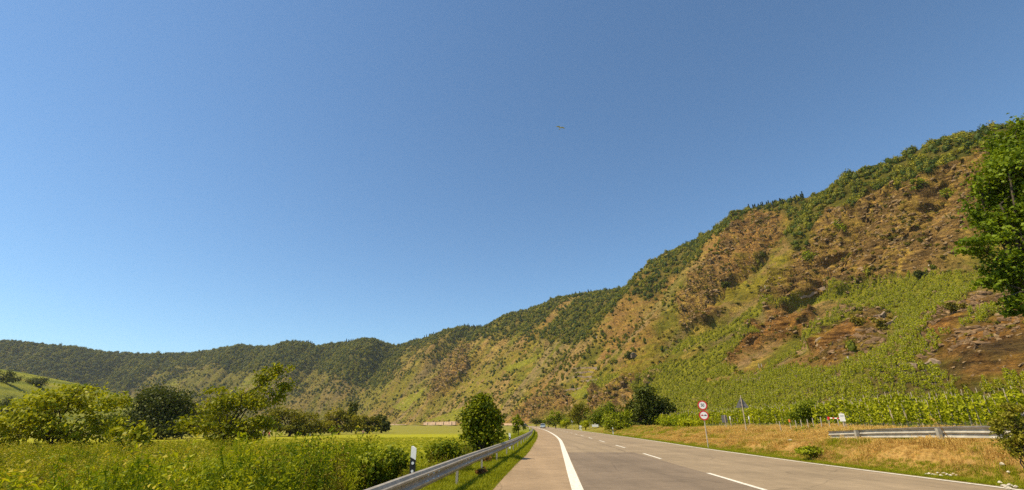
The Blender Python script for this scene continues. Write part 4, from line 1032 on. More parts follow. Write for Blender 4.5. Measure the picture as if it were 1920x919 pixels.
BUSHES = [
 ('hedge_shrub', 'leafy green shrub in the middle of the tall weeds', 'shrub', 14.5, 560, [(560, 872, 44, 22), (590, 862, 30, 18), (530, 885, 34, 20)], 3000, 0.10, 'leaf_bush', 'shrubs at the end of the weeds'),
 ('hedge_shrub', 'broad low shrub at the left of the shrubs among the weeds', 'shrub', 13, 430, [(430, 886, 50, 20), (470, 880, 34, 18), (395, 895, 34, 16)], 3000, 0.10, 'leaf_bush', 'shrubs at the end of the weeds'),
 ('hedge_shrub', 'dense dark-sided shrub at the right end of the tall weeds', 'shrub', 13.5, 715, [(712, 862, 40, 26), (735, 880, 26, 26), (690, 885, 40, 26)], 3600, 0.11, 'leaf_bush', 'shrubs at the end of the weeds'),
 ('hedge_shrub', 'taller shrub left of the dark-sided one, among the weeds', 'shrub', 15.5, 640, [(640, 862, 46, 22), (670, 850, 28, 18), (625, 885, 40, 24)], 3600, 0.12, 'leaf_bush', 'shrubs at the end of the weeds'),
 ('weedy_bush', 'loose bush of tall stems between the white delineator and the round maple', 'bush', 17, 835, [(832, 846, 32, 18), (850, 858, 22, 14), (815, 852, 20, 16)], 1900, 0.11, 'leaf_bush', None),
 ('dry_bush', 'brown withered bush at the foot of the round maple', 'bush', 21, 905, [(905, 862, 16, 10), (895, 858, 10, 9)], 700, 0.10, 'brown', 'brown withered bushes by the left guardrail'),
 ('dry_bush', 'small brown withered bush under the guardrail', 'bush', 15.2, 902, [(900, 886, 8, 5), (906, 884, 6, 6)], 420, 0.08, 'brown', 'brown withered bushes by the left guardrail'),
 ('roadside_bush', 'round blurred olive bush in front of the vineyard', 'bush', 47, 1512, [(1512, 768, 26, 18), (1500, 778, 22, 14), (1526, 778, 20, 14)], 2600, 0.2, 'leaf_bush', None),
 ('roadside_bush', 'low green bush in the dry grass left of the right guardrail', 'bush', 31, 1516, [(1512, 812, 26, 10), (1532, 814, 18, 9), (1495, 812, 14, 8)], 1700, 0.16, 'leaf_bush', None),
 ('roadside_bush', 'small green weed bush beside the white stone at the verge', 'bush', 21.5, 1512, [(1510, 846, 24, 8), (1528, 850, 14, 7)], 900, 0.11, 'leaf_bush', None),
 ('roadside_shrub', 'wispy shrub growing up in front of the right guardrail at the edge', 'shrub', 12.4, 1893, [(1890, 812, 22, 22), (1902, 838, 22, 20), (1880, 800, 18, 14), (1905, 800, 20, 16), (1885, 770, 22, 12)], 3000, 0.065, 'leaf_willow', None),
 ('roadside_bush', 'yellow-green mound right of the dark roadside tree', 'bush', 66, 1262, [(1255, 794, 22, 10), (1275, 790, 18, 10)], 2200, 0.22, 'leaf_weed', 'yellow-green mounds by the dark roadside tree'),
 ('roadside_bush', 'yellow-green mound reaching up to the speed limit sign', 'bush', 60, 1298, [(1292, 792, 20, 10), (1308, 798, 14, 9)], 1800, 0.22, 'leaf_weed', 'yellow-green mounds by the dark roadside tree'),
 ('roadside_bush', 'leafy bush at the left foot of the dark roadside tree', 'bush', 88, 1158, [(1150, 790, 18, 13), (1168, 784, 16, 14), (1172, 798, 18, 9)], 2400, 0.34, 'leaf_bush', None),
 ('roadside_bush', 'tall green bush above the low white board', 'bush', 118, 1138, [(1132, 776, 18, 16), (1150, 770, 14, 18), (1118, 782, 16, 14)], 3000, 0.42, 'leaf_bush', None),
 ('roadside_bush', 'trimmed square yellow-green bush left of the low white board', 'bush', 122, 1098, [(1096, 795, 9, 6), (1101, 795, 7, 6)], 1100, 0.26, 'leaf_weed', None),
 ('osier_willow', 'olive willow with bare reddish stems beside the road', 'tree', 142, 1085, [(1078, 776, 16, 14), (1092, 772, 16, 14), (1086, 788, 10, 10)], 2800, 0.42, 'leaf_willow', None),
 ('roadside_bush', 'dark green bush left of the olive roadside willow', 'bush', 165, 1042, [(1038, 783, 12, 11), (1052, 786, 12, 12)], 2000, 0.45, 'leaf_bush', None),
 ('roadside_bush', 'pale green bush at the foot of the olive roadside willow', 'bush', 158, 1062, [(1060, 792, 10, 7), (1070, 791, 9, 7)], 1100, 0.4, 'leaf_weed', None),
 ('roadside_bush', 'small dark bush above the silver car', 'bush', 255, 1005, [(1004, 789, 9, 6), (1012, 791, 7, 5)], 900, 0.55, 'leaf_dark', None),
 ('roadside_bush', 'bushy thicket between the silver car and the roadside willow', 'bush', 205, 1028, [(1026, 790, 8, 7), (1036, 792, 8, 6)], 1000, 0.5, 'leaf_bush', None),
 ('hill_bush', 'dark clump of bushes at the left end of the vineyard hill', 'bush', 400, 10, [(8, 706, 13, 13), (26, 710, 11, 9)], 1900, 1.0, 'leaf_dark', 'bushes on the low vineyard hill'),
 ('hill_bush', 'wide dark bush in the middle of the vineyard hill', 'bush', 405, 72, [(66, 716, 15, 9), (84, 717, 12, 8)], 1900, 1.0, 'leaf_dark', 'bushes on the low vineyard hill'),
 ('hill_bush', 'dark bush low on the vineyard hill at the picture edge', 'bush', 330, 8, [(8, 760, 18, 18), (24, 770, 12, 10)], 1500, 0.9, 'leaf_dark', 'bushes on the low vineyard hill'),
]
for i, (nm, lb, ct, Y, bp, L, n, lf, mt, gp) in enumerate(BUSHES):
    b = px_base(bp, Y)
    if nm == 'hill_bush':
        q = lhp(bp, L[0][1] + L[0][3]); Y = q[1]; b = q
    leafy(nm, lb, ct, b, px_lobes(Y, L), n, lf, M[mt], 500 + i, trunk_r=0.03 if Y < 60 else 0.15, fork=0.15, clumps=11, group=gp, sig=0.27)

# bushes on the crags that stand out singly
SLOPE = [(1437, 474, 15, 11, 'big dark round bush alone on the hollow between the crags', 'leaf_dark'), (1612, 604, 17, 11, 'wide olive bush on the rock shelf among the vines', 'leaf_olive'),
         (1648, 606, 12, 8, 'smaller olive bush beside the wide one on the rock shelf', 'leaf_olive'), (1362, 535, 9, 8, 'dark bush on the ledge below the second crag', 'leaf_dark'),
         (1580, 425, 16, 18, 'tall green bush on the left rim of the nearest crag', 'leaf_bush'), (1718, 347, 17, 12, 'pale round bush just under the wood on the nearest crag', 'leaf_bush'),
         (1795, 575, 22, 12, 'rust-green bush at the corner of the upper vineyard', 'leaf_olive'), (1690, 352, 10, 9, 'dark bush left of the pale one under the wood', 'leaf_dark'),
         (1788, 362, 20, 12, 'dark bush near the tall tree on the nearest crag', 'leaf_bush'), (1180, 664, 7, 8, 'dark bush beside the hut on the slope', 'leaf_dark'), (1728, 515, 14, 7, 'dark low bush at the top edge of the upper vineyard', 'leaf_dark'),
         (1520, 478, 16, 10, 'yellowish bush on the lower left rim of the nearest crag', 'leaf_bush')]
for i, (x, y, rx, ry, lb, mt) in enumerate(SLOPE):
    q = hp(x, y + ry * 0.9); L = px_lobes(q[1], [(x - rx * 0.3, y, rx * 0.7, ry * 0.9), (x + rx * 0.35, y + ry * 0.15, rx * 0.65, ry * 0.8)])
    leafy('slope_bush', lb, 'bush', q, L, 700, 0.028 * np.linalg.norm(q) * 0.1 + 0.15, M[mt], 600 + i, trunk_r=0.1, fork=0.1, clumps=10, group='bushes standing out on the slope')
# ------------------------------------------------------------------ grass and weeds by the road (nobody could count them)
def plots(n, x0, x1, y0, y1, p=1.6):
    y = y0 + (y1 - y0) * rng.uniform(0, 1, n) ** p; return rng.uniform(x0, x1, n), y
# the bank of tall weeds on the left
n = 12000; y = 6.0 + 40 * rng.uniform(0, 1, n) ** 1.25; x = x_rail(y) - 1.6 - rng.uniform(0, 1, n) ** 0.8 * np.interp(y, [6, 14, 26, 46], [16, 22, 34, 56])
dl = x_shl(y) - x; u, v = proj(np.stack([x, y, gz(x, y)], -1))
edge = np.interp(v, [800, 840, 870, 919, 2000], [600, 735, 740, 690, 640]) + 20 * fbm(x * 0.8, y * 0.8, o=2)
lim = np.interp(y, [6, 14, 22, 30, 46], [1, 1, 1, 0.7, 0.5]) * np.where((x > -16) & (y > 26), 0.25, 1)
k = (x < np.interp(y, [6, 10, 14, 18, 24, 30], [-3.3, -3.6, -4.0, -6.0, -9.5, -14]) + 0.5 * fbm(x * 0.7, y * 0.7, o=2)) & (rng.uniform(0, 1, n) < lim)
x, y = x[k], y[k]; n = len(x)
pk = rng.integers(0, 4, n); ns = fbm(x * 0.3, y * 0.3, o=2)
pk = np.where((ns > 0.05) & (rng.uniform(size=n) < 0.4), 6, pk); pk = np.where((ns < -0.1) & (rng.uniform(size=n) < 0.30), 5, pk); pk = np.where(rng.uniform(size=n) < 0.05, 4, pk)
pk = np.where((x < -14) & (y > 18) & (rng.uniform(size=n) < 0.45), 4, pk)
s = rng.uniform(0.65, 1.15, n) * np.interp(y, [6, 12, 20, 30], [0.92, 1.02, 1.1, 1.0]) * np.clip(1 + 0.8 * fbm(x * 0.6 + 3, y * 0.45, o=3), 0.45, 1.5)
pk = np.where((fbm(x * 0.45 + 21, y * 0.35, o=2) > 0.12) & (rng.uniform(size=n) < 0.6), 3, pk)
s = np.where(pk == 6, np.minimum(s, 0.98), np.minimum(s, 1.2)); keep = (fbm(x * 0.9 + 40, y * 0.7, o=2) > -0.30); x, y, s, pk = x[keep], y[keep], s[keep], pk[keep]; n = len(x)
scatter('weeds', 'weed', np.stack([x, y, gz(x, y) - 0.03], -1), rng.uniform(0, 6.283, n), s, pk)
# looser weeds between the delineator and the maple, and along the back of the rail
n = 620; y = 8.5 + 34 * rng.uniform(0, 1, n) ** 1.3; x = x_rail(y) - 0.5 - rng.uniform(0, 1, n) ** 1.2 * 4.5
k = (fbm(x * 0.5 + 9, y * 0.5, o=2) > -0.05)
x, y = x[k], y[k]; pk = rng.choice([0, 3, 5, 6, 6], len(x))
scatter('rail_weeds', 'weed', np.stack([x, y, gz(x, y) - 0.03], -1), rng.uniform(0, 6.283, len(x)), rng.uniform(0.3, 0.75, len(x)) * np.where(x > x_rail(y) - 1.0, 0.5, 1), pk)
# short grass: left verge, meadow near the road, right verge
P_, S_ = [], []
n = 30000; y = 4 + 90 * rng.uniform(0, 1, n) ** 2.0; x = x_shl(y) - 0.02 - rng.uniform(0, 1, n) ** 1.1 * np.interp(y, [4, 90], [4.5, 7])
P_.append((x, y)); S_.append(rng.uniform(0.5, 1.2, n) * np.where(x_shl(y) - x < 0.25, 0.55, 1.0))
n = 9000; y = 8 + 70 * rng.uniform(0, 1, n) ** 1.7; x = x_edge(y) + 0.42 + rng.uniform(0, 1, n) ** 1.4 * 1.1
P_.append((x, y)); S_.append(rng.uniform(0.3, 0.7, n))
n = 24000; y = 26 + 90 * rng.uniform(0, 1, n) ** 1.4; x = x_rail(y) - 2 - rng.uniform(0, 1, n) * y * 1.2
P_.append((x, y)); S_.append(rng.uniform(0.7, 1.5, n))
x = np.concatenate([p[0] for p in P_]); y = np.concatenate([p[1] for p in P_]); s = np.concatenate(S_)
scatter('grass', 'grass', np.stack([x, y, gz(x, y)], -1), rng.uniform(0, 6.283, len(x)), s, rng.integers(0, 4, len(x)))
# dry grass on the right-hand bank
n = 38000; y = 9 + 95 * rng.uniform(0, 1, n) ** 1.6; dr = 0.6 + rng.uniform(0, 1, n) ** 1.1 * np.interp(y, [9, 20, 35, 60], [6, 9, 12, 8]); x = x_edge(y) + 0.35 + dr
f = fbm(x * 0.6, y * 0.6, o=3)
k = (f > -0.62) & (rng.uniform(size=n) < np.interp(y, [9, 50, 75, 104], [1, 1, 0.35, 0.15]))
x, y, f, dr = x[k], y[k], f[k], dr[k]; n = len(x)
pk = np.where(rng.uniform(size=n) < np.clip(0.12 + 0.6 * (f > 0.10) + np.interp(y, [45, 75], [0, 0.5]), 0, 1), 4, rng.integers(0, 4, n))
scatter('dry_grass', 'dry', np.stack([x, y, gz(x, y)], -1), rng.uniform(0, 6.283, n), np.clip(0.75 + 0.9 * fbm(x * 0.9 + 5, y * 0.9, o=3), 0.3, 1.5) * rng.uniform(0.6, 1.2, n) * np.interp(dr, [0.6, 1, 2.0, 2.3, 3.2, 3.4, 6], [0.3, 0.5, 0.7, 0.38, 0.32, 0.8, 0.95]), pk)

# ------------------------------------------------------------------ left guardrail: panels and posts
WAVE = [(-0.000, 0.000), (0.030, 0.012), (0.060, 0.055), (0.080, 0.068), (0.080, 0.098), (0.030, 0.135), (0.012, 0.155), (0.030, 0.175), (0.080, 0.212), (0.080, 0.242), (0.060, 0.255), (0.030, 0.298), (0.000, 0.310)]
def rail_panel(fx, y0, y1, zb, side, grow=0.0, k=6, ztop=None):
    """A W-section panel along x = fx(y); side +1 bulges to +x."""
    ys = np.linspace(y0, y1, k + 1); m = MB(); V = []; n = len(WAVE)
    for yy in ys:
        xx = float(fx(np.array([yy]))[0]); zz = float(zb(yy))
        for (d, z) in WAVE: V.append((xx + side * (d + grow), yy, zz + z))
        for (d, z) in WAVE: V.append((xx + side * (d + grow - 0.006), yy, zz + z))
    F = []; w = 2 * n
    for i in range(k):
        for j in range(n - 1):
            F.append((i * w + j, i * w + j + 1, (i + 1) * w + j + 1, (i + 1) * w + j)); F.append((i * w + n + j, (i + 1) * w + n + j, (i + 1) * w + n + j + 1, i * w + n + j + 1))
        for j in (0, n - 1): F.append((i * w + j, (i + 1) * w + j, (i + 1) * w + n + j, i * w + n + j))
    for i in (0, k):
        for j in range(n - 1): F.append((i * w + j, i * w + n + j, i * w + n + j + 1, i * w + j + 1))
    return m.add(V, F)

rail = thing('guardrail', 'weathered steel guardrail curving along the left shoulder of the road', 'guardrail', (0, 0, 0))
gb = lambda yy: float(gz(np.array([x_rail(np.array([yy]))[0]]), np.array([yy]))[0]) + 0.43
first = True
for k in range(34):
    y0 = -2.8 + 4.0 * k
    rail_panel(x_rail, y0, y0 + 4.18, gb, 1, 0.004 * (k % 2)).build('rail_panel', M['zinc'], rail)
    px_ = float(x_rail(np.array([y0 + 0.1]))[0]); zg = gb(y0 + 0.1) - 0.43
    pb = MB(); pb.box(px_ - 0.135, px_ - 0.075, y0 + 0.04, y0 + 0.048, zg - 0.3, zg + 0.70).box(px_ - 0.079, px_ - 0.075, y0 + 0.048, y0 + 0.14, zg - 0.3, zg + 0.70).box(px_ - 0.135, px_ - 0.131, y0 + 0.048, y0 + 0.14, zg - 0.3, zg + 0.70)
    pb.box(px_ - 0.075, px_ - 0.008, y0 + 0.05, y0 + 0.13, zg + 0.50, zg + 0.64)
    pb.build('post', M['zinc'], rail)
    if k < 12 and k in (3, 4, 5, 7, 8, 10):
        b = MB()
        for j in range(3):
            for zz in (0.105, 0.205):
                yy = y0 + 0.35 + j * 0.42 if k < 6 else y0 + 0.3 + j * 0.3; xx = float(x_rail(np.array([yy]))[0]) + 0.062 + 0.004 * (k % 2)
                b.tube([(xx, yy, gb(yy) + zz), (xx + 0.028, yy, gb(yy) + zz)], [0.016, 0.012], 8)
        tag(b.build('bolts', M['bolt'], rail), kind='stuff')

# right guardrail, its end sloping down into the bank; seen from behind, a second rail beyond it
def right_rail(name, label, dx, y0, y1, zt, m, side, group, step=4.0, post=True):
    t = thing(name, label, 'guardrail', (0, 0, 0), 0, group)
    fx = lambda y: x_edge(y) + 3.0 + dx
    y = y0; k = 0
    while y < y1 - 0.1:
        e = min(y + step, y1)
        rail_panel(fx, y, e + 0.12, lambda q: zt(q) - 0.31, side, 0.004 * (k % 2), 4).build('rail_panel', M[m], t)
        if post:
            xx = float(fx(np.array([y + 0.2]))[0]); s = -side; z0 = float(gz(np.array([xx]), np.array([y]))[0]) - 0.3
            b = MB().box(min(xx + s * 0.01, xx + s * 0.13), max(xx + s * 0.01, xx + s * 0.13), y + 0.14, y + 0.155, z0, zt(y) - 0.02)
            b.box(xx + s * 0.13 - 0.006, xx + s * 0.13 + 0.006, y + 0.155, y + 0.25, z0, zt(y) - 0.02).box(xx + s * 0.01 - 0.005, xx + s * 0.01 + 0.005, y + 0.155, y + 0.25, z0, zt(y) - 0.02)
            b.build('post', M[m], t)
        y += step; k += 1
    return t
zt1 = lambda y: float(np.interp(y, [2, 13, 17, 20, 22.5, 25], [1.42, 1.38, 1.33, 1.25, 1.15, 1.05]))
right_rail('guardrail', 'bright steel guardrail on the dry grass bank at the right', 0.0, 4.8, 23.0, zt1, 'zinc_old', 1, 'guardrails on the right-hand bank')
right_rail('guardrail', 'dark second guardrail running close behind the bright one', 1.4, 4.6, 24.2, lambda y: zt1(y) + 0.06, 'zinc_dark', -1, 'guardrails on the right-hand bank')

# ------------------------------------------------------------------ delineator posts
def delineator(label):
    t = thing('delineator', label, 'delineator', (0, 0, 0), 0, 'delineator posts along the road')
    def slab(z00, z01, z10, z11, g, d):     # left / right lower heights, left / right upper heights
        w = 0.06 + g
        V = [(-w, -d, z00), (w, -d, z01), (w, -d, z11), (-w, -d, z10), (-w * 0.6, d * 0.9, z00), (w * 0.6, d * 0.9, z01), (w * 0.6, d * 0.9, z11), (-w * 0.6, d * 0.9, z10)]
        return MB().add(V, [(0, 1, 2, 3), (4, 7, 6, 5), (0, 4, 5, 1), (3, 2, 6, 7), (0, 3, 7, 4), (1, 5, 6, 2)])
    slab(-0.3, -0.3, 1.05, 1.0, 0.0, 0.04).build('post', M['white'], t)
    slab(0.50, 0.44, 0.83, 0.77, 0.002, 0.0425).build('black_band', M['black'], t)
    for z in (0.71, 0.55):
        b = MB().disc(0, z, 0.030, -0.050, -0.040, 16); b.build('reflector', M['reflector'], t)
    return t
d0_ = delineator('white delineator post with a black band nearest to the camera, behind the left guardrail')
d0_.location = (-2.16, 11.1, float(gz(np.array(-2.16), np.array(11.1))) + 0.05); d0_.rotation_euler.z = R(-8)
index_kids()
DEL = [(968, 31.0, 'L', 'second white delineator post along the left guardrail, beyond the round maple'), (996, 78.0, 'L', 'far white delineator post where the left guardrail ends'),
       (1149.5, 66.0, 'R', 'nearest delineator post on the right verge, left of the dark roadside tree'), (1090.5, 117.0, 'R', 'delineator post on the right verge beside the square yellow-green bush'),
       (1059.5, 160.0, 'R', 'delineator post on the right verge between the silver car and the round sign'), (1041, 200.0, 'R', 'delineator post on the right verge next to the silver car'),
       (1026, 245.0, 'R', 'small delineator post just right of the silver car'), (1011, 292.0, 'R', 'small delineator post just left of the silver car'), (999, 335.0, 'R', 'farthest delineator post on the outside of the bend')]
for px, Y, sd_, lb in DEL:
    if sd_ == 'R':
        yy = np.linspace(45, 400, 800); Y = float(yy[np.argmin(np.abs(proj(np.stack([x_edge(yy) + 0.75, yy, yy * 0], -1))[0] - px))])
    ya = np.array([Y]); x = float(x_rail(ya)[0]) - 0.45 if sd_ == 'L' else float(x_edge(ya)[0]) + 0.75
    copy_tree(d0_, (x, Y, float(gz(np.array(x), np.array(Y))) - 0.03), R(-5), lb)

# ------------------------------------------------------------------ signs
def text(body, size, m, parent, name, loc, ext=0.002, sx=1.0):
    c = bpy.data.curves.new(name, 'FONT'); c.body = body; c.size = size; c.extrude = ext; c.align_x = 'CENTER'; c.align_y = 'CENTER'; c.offset = 0.004
    o = bpy.data.objects.new(name, c); sc.collection.objects.link(o)
    me = bpy.data.meshes.new_from_object(o.evaluated_get(bpy.context.evaluated_depsgraph_get())); bpy.data.objects.remove(o); me.materials.clear(); me.materials.append(M[m])
    o = bpy.data.objects.new(name, me); sc.collection.objects.link(o); o.parent = parent; o.location = loc; o.rotation_euler = (R(90), 0, 0); o.scale = (sx, 1, 1); return o
sx_, sy_ = 12.55, 32.0
sg = thing('traffic_sign', 'two round red-rimmed signs on a grey pole, 50 above no overtaking', 'traffic sign', (sx_, sy_, float(gz(np.array(sx_), np.array(sy_)))), R(-12))
MB().tube([(0, 0.05, -0.4), (0, 0.05, 2.94)], 0.032, 10).build('pole', M['zinc'], sg)
zt_ = 2.62
def round_plate(name, z, m='signwhite'):
    p = MB().disc(0, z, 0.30, -0.006, 0.006, 40).build(name, M[m], sg); MB().ring(0, z, 0.225, 0.302, -0.010, 0.008).build('red_rim', M['red'], p); return p
p1_ = round_plate('speed_limit_plate', zt_); text('50', 0.27, 'signblack', p1_, 'numeral', (0, -0.009, zt_), sx=0.85)
p2__ = round_plate('overtaking_plate', zt_ - 0.625)
def car_outline(cx, z, s):
    return [(cx - 0.085 * s, z - 0.022), (cx - 0.085 * s, z + 0.012), (cx - 0.06 * s, z + 0.018), (cx - 0.04 * s, z + 0.048), (cx + 0.04 * s, z + 0.048), (cx + 0.06 * s, z + 0.018), (cx + 0.085 * s, z + 0.012), (cx + 0.085 * s, z - 0.022),
            (cx + 0.065 * s, z - 0.022), (cx + 0.055 * s, z - 0.042), (cx + 0.035 * s, z - 0.022), (cx - 0.035 * s, z - 0.022), (cx - 0.055 * s, z - 0.042), (cx - 0.065 * s, z - 0.022)]
MB().prism(car_outline(-0.098, zt_ - 0.625, 1.0), -0.010, -0.004).build('red_car_symbol', M['red'], p2__)
MB().prism(car_outline(0.098, zt_ - 0.625, 1.0), -0.010, -0.004).build('black_car_symbol', M['signblack'], p2__)
for z in (zt_, zt_ - 0.625): MB().box(-0.05, 0.05, 0.010, 0.088, z - 0.03, z + 0.03).build('clamp', M['zinc'], sg)

tx, ty = at(1393, 770, 38)[0], 38.0
tg = float(gz(np.array(tx), np.array(ty)))
tr = thing('traffic_sign', 'triangular sign seen from its grey back on a pale pole', 'traffic sign', (tx, ty, tg), R(-14))
zt2 = float(at(1388, 757, 38)[2]) - tg
MB().tube([(0, -0.045, -0.3), (0, -0.045, zt2 + 0.62)], 0.034, 10).build('pole', M['stake'], tr)
MB().prism([(-0.45, zt2 - 0.30), (0.45, zt2 - 0.30), (0.47, zt2 - 0.27), (0.02, zt2 + 0.50), (-0.02, zt2 + 0.50), (-0.47, zt2 - 0.27)], -0.006, 0.006).build('plate', M['signback'], tr)
for z in (zt2 - 0.16, zt2 + 0.12): MB().box(-0.16, 0.16, -0.040, -0.007, z - 0.02, z + 0.02).build('clamp', M['zinc_dark'], tr)

def ground_at(px, Y): 
    x = float(at(px, 800, Y)[0]); return np.array([x, Y, float(gz(np.array(x), np.array(Y)))])
# dark board seen from behind
b0 = ground_at(1360.5, 46); zc = float(at(1360, 785.5, 46)[2]) - b0[2]
t = thing('notice_board', 'small dark notice board on a pale post left of the triangular sign', 'sign', b0, R(-10))
MB().box(-0.24, 0.24, 0.0, 0.03, zc - 0.32, zc + 0.32).build('board', M['signback'], t); MB().box(0.02, 0.08, -0.055, -0.003, -0.3, zc + 0.36).build('post', M['stake'], t)
# white board at the vineyard gate
b0 = ground_at(1583, 33); zc = float(at(1581.5, 783, 33)[2]) - b0[2]
t = thing('notice_board', 'white notice board on a wooden post above the right guardrail end', 'sign', b0, R(-22))
MB().prism([(-0.16, zc - 0.24), (0.16, zc - 0.24), (0.16, zc + 0.22), (0.13, zc + 0.25), (-0.13, zc + 0.25), (-0.16, zc + 0.22)], -0.03, -0.01).build('board', M['white'], t)
for z in (0.13, 0.07): MB().box(-0.10, 0.06 + 0.4 * z, -0.034, -0.030, zc + z - 0.008, zc + z + 0.008).build('print_line', M['signback'], t)
MB().tube([(0.02, 0.04, -0.3), (0.02, 0.04, zc + 0.34)], [0.06, 0.045], 7).build('post', M['stake'], t); MB().tube([(0.35, 0.05, -0.3), (0.05, 0.05, zc - 0.2)], 0.035, 6).build('brace', M['stake'], t)
# red and white bar from the board's post to a stake
e0, e1 = at(1553, 784, 34), at(1578, 785, 33)
t = thing('barrier_bar', 'thin red and white bar between a stake and the white notice board', 'barrier', e0)
dv = e1 - e0
for k in range(6): MB().tube([dv * k / 6, dv * (k + 1) / 6], 0.035, 6).build('bar_section', M['signwhite'] if k % 2 else M['red'], t)
# stakes at the vineyard's edge
for i, (px, ty_, by, cap, lb) in enumerate([(1461, 790, 802, None, 'leftmost bare stake of the row at the vineyard edge'), (1480, 787, 815, 'orange', 'tall stake with an orange tip in front of the vineyard'), (1491, 788, 800, None, 'bare stake right of the orange-tipped one'),
        (1501, 787, 804, None, 'bare stake under the blurred olive bush'), (1513, 786, 800, None, 'brownish stake under the middle of the olive bush'), (1523, 784, 800, None, 'bare stake right below the olive bush'), (1538, 782, 806, None, 'tall bare stake midway between olive bush and notice board'),
        (1553, 782, 806, 'red', 'stake with a red and white tip holding the barrier bar'), (1570, 783, 806, None, 'bare stake just left of the white notice board')]):
    Y = 34 + (i % 3) * 0.5 if i != 7 else 34.0
    a, b = at(px, ty_, Y), ground_at(px + 2, Y)
    t = thing('vine_stake', lb, 'stake', b, 0, 'stakes at the vineyard edge'); h = a[2] - b[2]
    MB().tube([(0, 0, -0.2), ((a[0] - b[0]), 0, h)], 0.028, 6).build('pole', M['zinc'] if cap is None else M['stake'], t)
    if cap: MB().tube([((a[0] - b[0]) * 0.8, 0, h * 0.8), (a[0] - b[0], 0, h + 0.02)], 0.06, 8).build('cap', M[cap], t)
# small marker stakes on the slope and by the vineyard
for px, py, h, w, lb in [(1424, 690, 2.2, 0.22, 'left one of two short white stakes low in the vineyard'), (1429, 690, 2.2, 0.22, 'right one of two short white stakes low in the vineyard'), (1590, 674, 2.6, 0.35, 'pale concrete slab standing under the rock shelf'), (1435, 540, 2.4, 0.3, 'pale stake in the yellow grass of the hollow'),
                     (1410, 560, 2.2, 0.3, 'pale stake at the lower end of the hollow'), (1118, 634, 4.0, 0.6, 'pale post on the far wooded slope'), (1250, 660, 3.0, 0.4, 'pale post at the left end of the slope vineyard')]:
    q = hp(px, py); t = thing('marker_stake', lb, 'stake', q, 0, 'pale stakes on the slope')
    MB().box(-w / 2, w / 2, -w / 2, w / 2, -0.4, h).build('pole', M['stone'], t)
for px, py, Y, lb in [(1371.5, 781, 47, 'white-tipped stake right of the dark notice board'), (1407, 781, 50, 'white-tipped stake right of the triangular sign'), (1757, 772, 40, 'white-tipped stake among the vines behind the right guardrail')]:
    a, b = at(px, py, Y), ground_at(px, Y); h = a[2] - b[2]
    t = thing('vine_stake', lb, 'stake', b, 0, 'white-tipped stakes among the vines'); MB().tube([(0, 0, -0.2), (0, 0, h)], 0.03, 6).build('pole', M['stake'], t); MB().tube([(0, 0, h - 0.28), (0, 0, h + 0.02)], 0.055, 8).build('cap', M['white'], t)
# round sign far down the road, kilometre stone
b0 = ground_at(1073, 143); b0[0] = max(b0[0], float(x_edge(np.array([143.0]))[0]) + 1.2); zc = float(at(1073, 790, 143)[2]) - b0[2]
t = thing('traffic_sign', 'small round white sign far along the right verge', 'traffic sign', b0, R(-6))
MB().tube([(0, 0.05, -0.3), (0, 0.05, zc + 0.3)], 0.04, 8).build('pole', M['zinc'], t); p = MB().disc(0, zc, 0.36, -0.01, 0.01, 24).build('plate', M['signwhite'], t); MB().ring(0, zc, 0.30, 0.362, -0.014, 0.012, 24).build('rim', M['signback'], p)
b0 = ground_at(1082.5, 125); b0[0] = float(x_edge(np.array([125.0]))[0]) + 1.6
t = thing('kilometre_marker', 'white kilometre marker post beneath the olive roadside willow', 'marker', b0, R(-6))
MB().prism([(-0.16, -0.3), (0.16, -0.3), (0.16, 0.95), (-0.16, 0.95)], -0.08, 0.08).build('post', M['white'], t); MB().prism([(-0.24, 0.66), (0.34, 0.66), (0.34, 0.98), (0.0, 1.16), (-0.2, 1.0)], -0.13, -0.085).build('plate', M['white'], t)
# thin fence above the parked car
t = thing('field_fence', 'thin pale field fence behind the low white board', 'fence', ground_at(1106, 120))
x0 = 0
for k in range(4): MB().box(k * 2.0 - 0.03, k * 2.0 + 0.03, -0.03, 0.03, -0.3, 1.75).build('post', M['zinc'], t)
MB().tube([(0, 0, 1.72), (6.0, 0, 1.72)], 0.03, 6).build('top_rail', M['zinc'], t)
# grey rounded post end at the right picture edge
b0 = np.array([13.55, 12.35, 0.75]); zz = float(at(1920, 778, 12.35)[2])
t = thing('rounded_post', 'grey round-headed post cut by the right picture edge', 'post', (float(at(1922, 778, 12.35)[0]), 12.35, 0.7))
MB().tube([(0, 0, -0.3), (0, 0, zz - 0.74)], 0.03, 10).build('pole', M['zinc_dark'], t)
hv, hf = blob(0.075, 0.9, 3, 0.02, (16, 10)); obj('head', mesh('head', hv, hf, smooth=True), M['signback'], t, (0, 0, zz - 0.70))
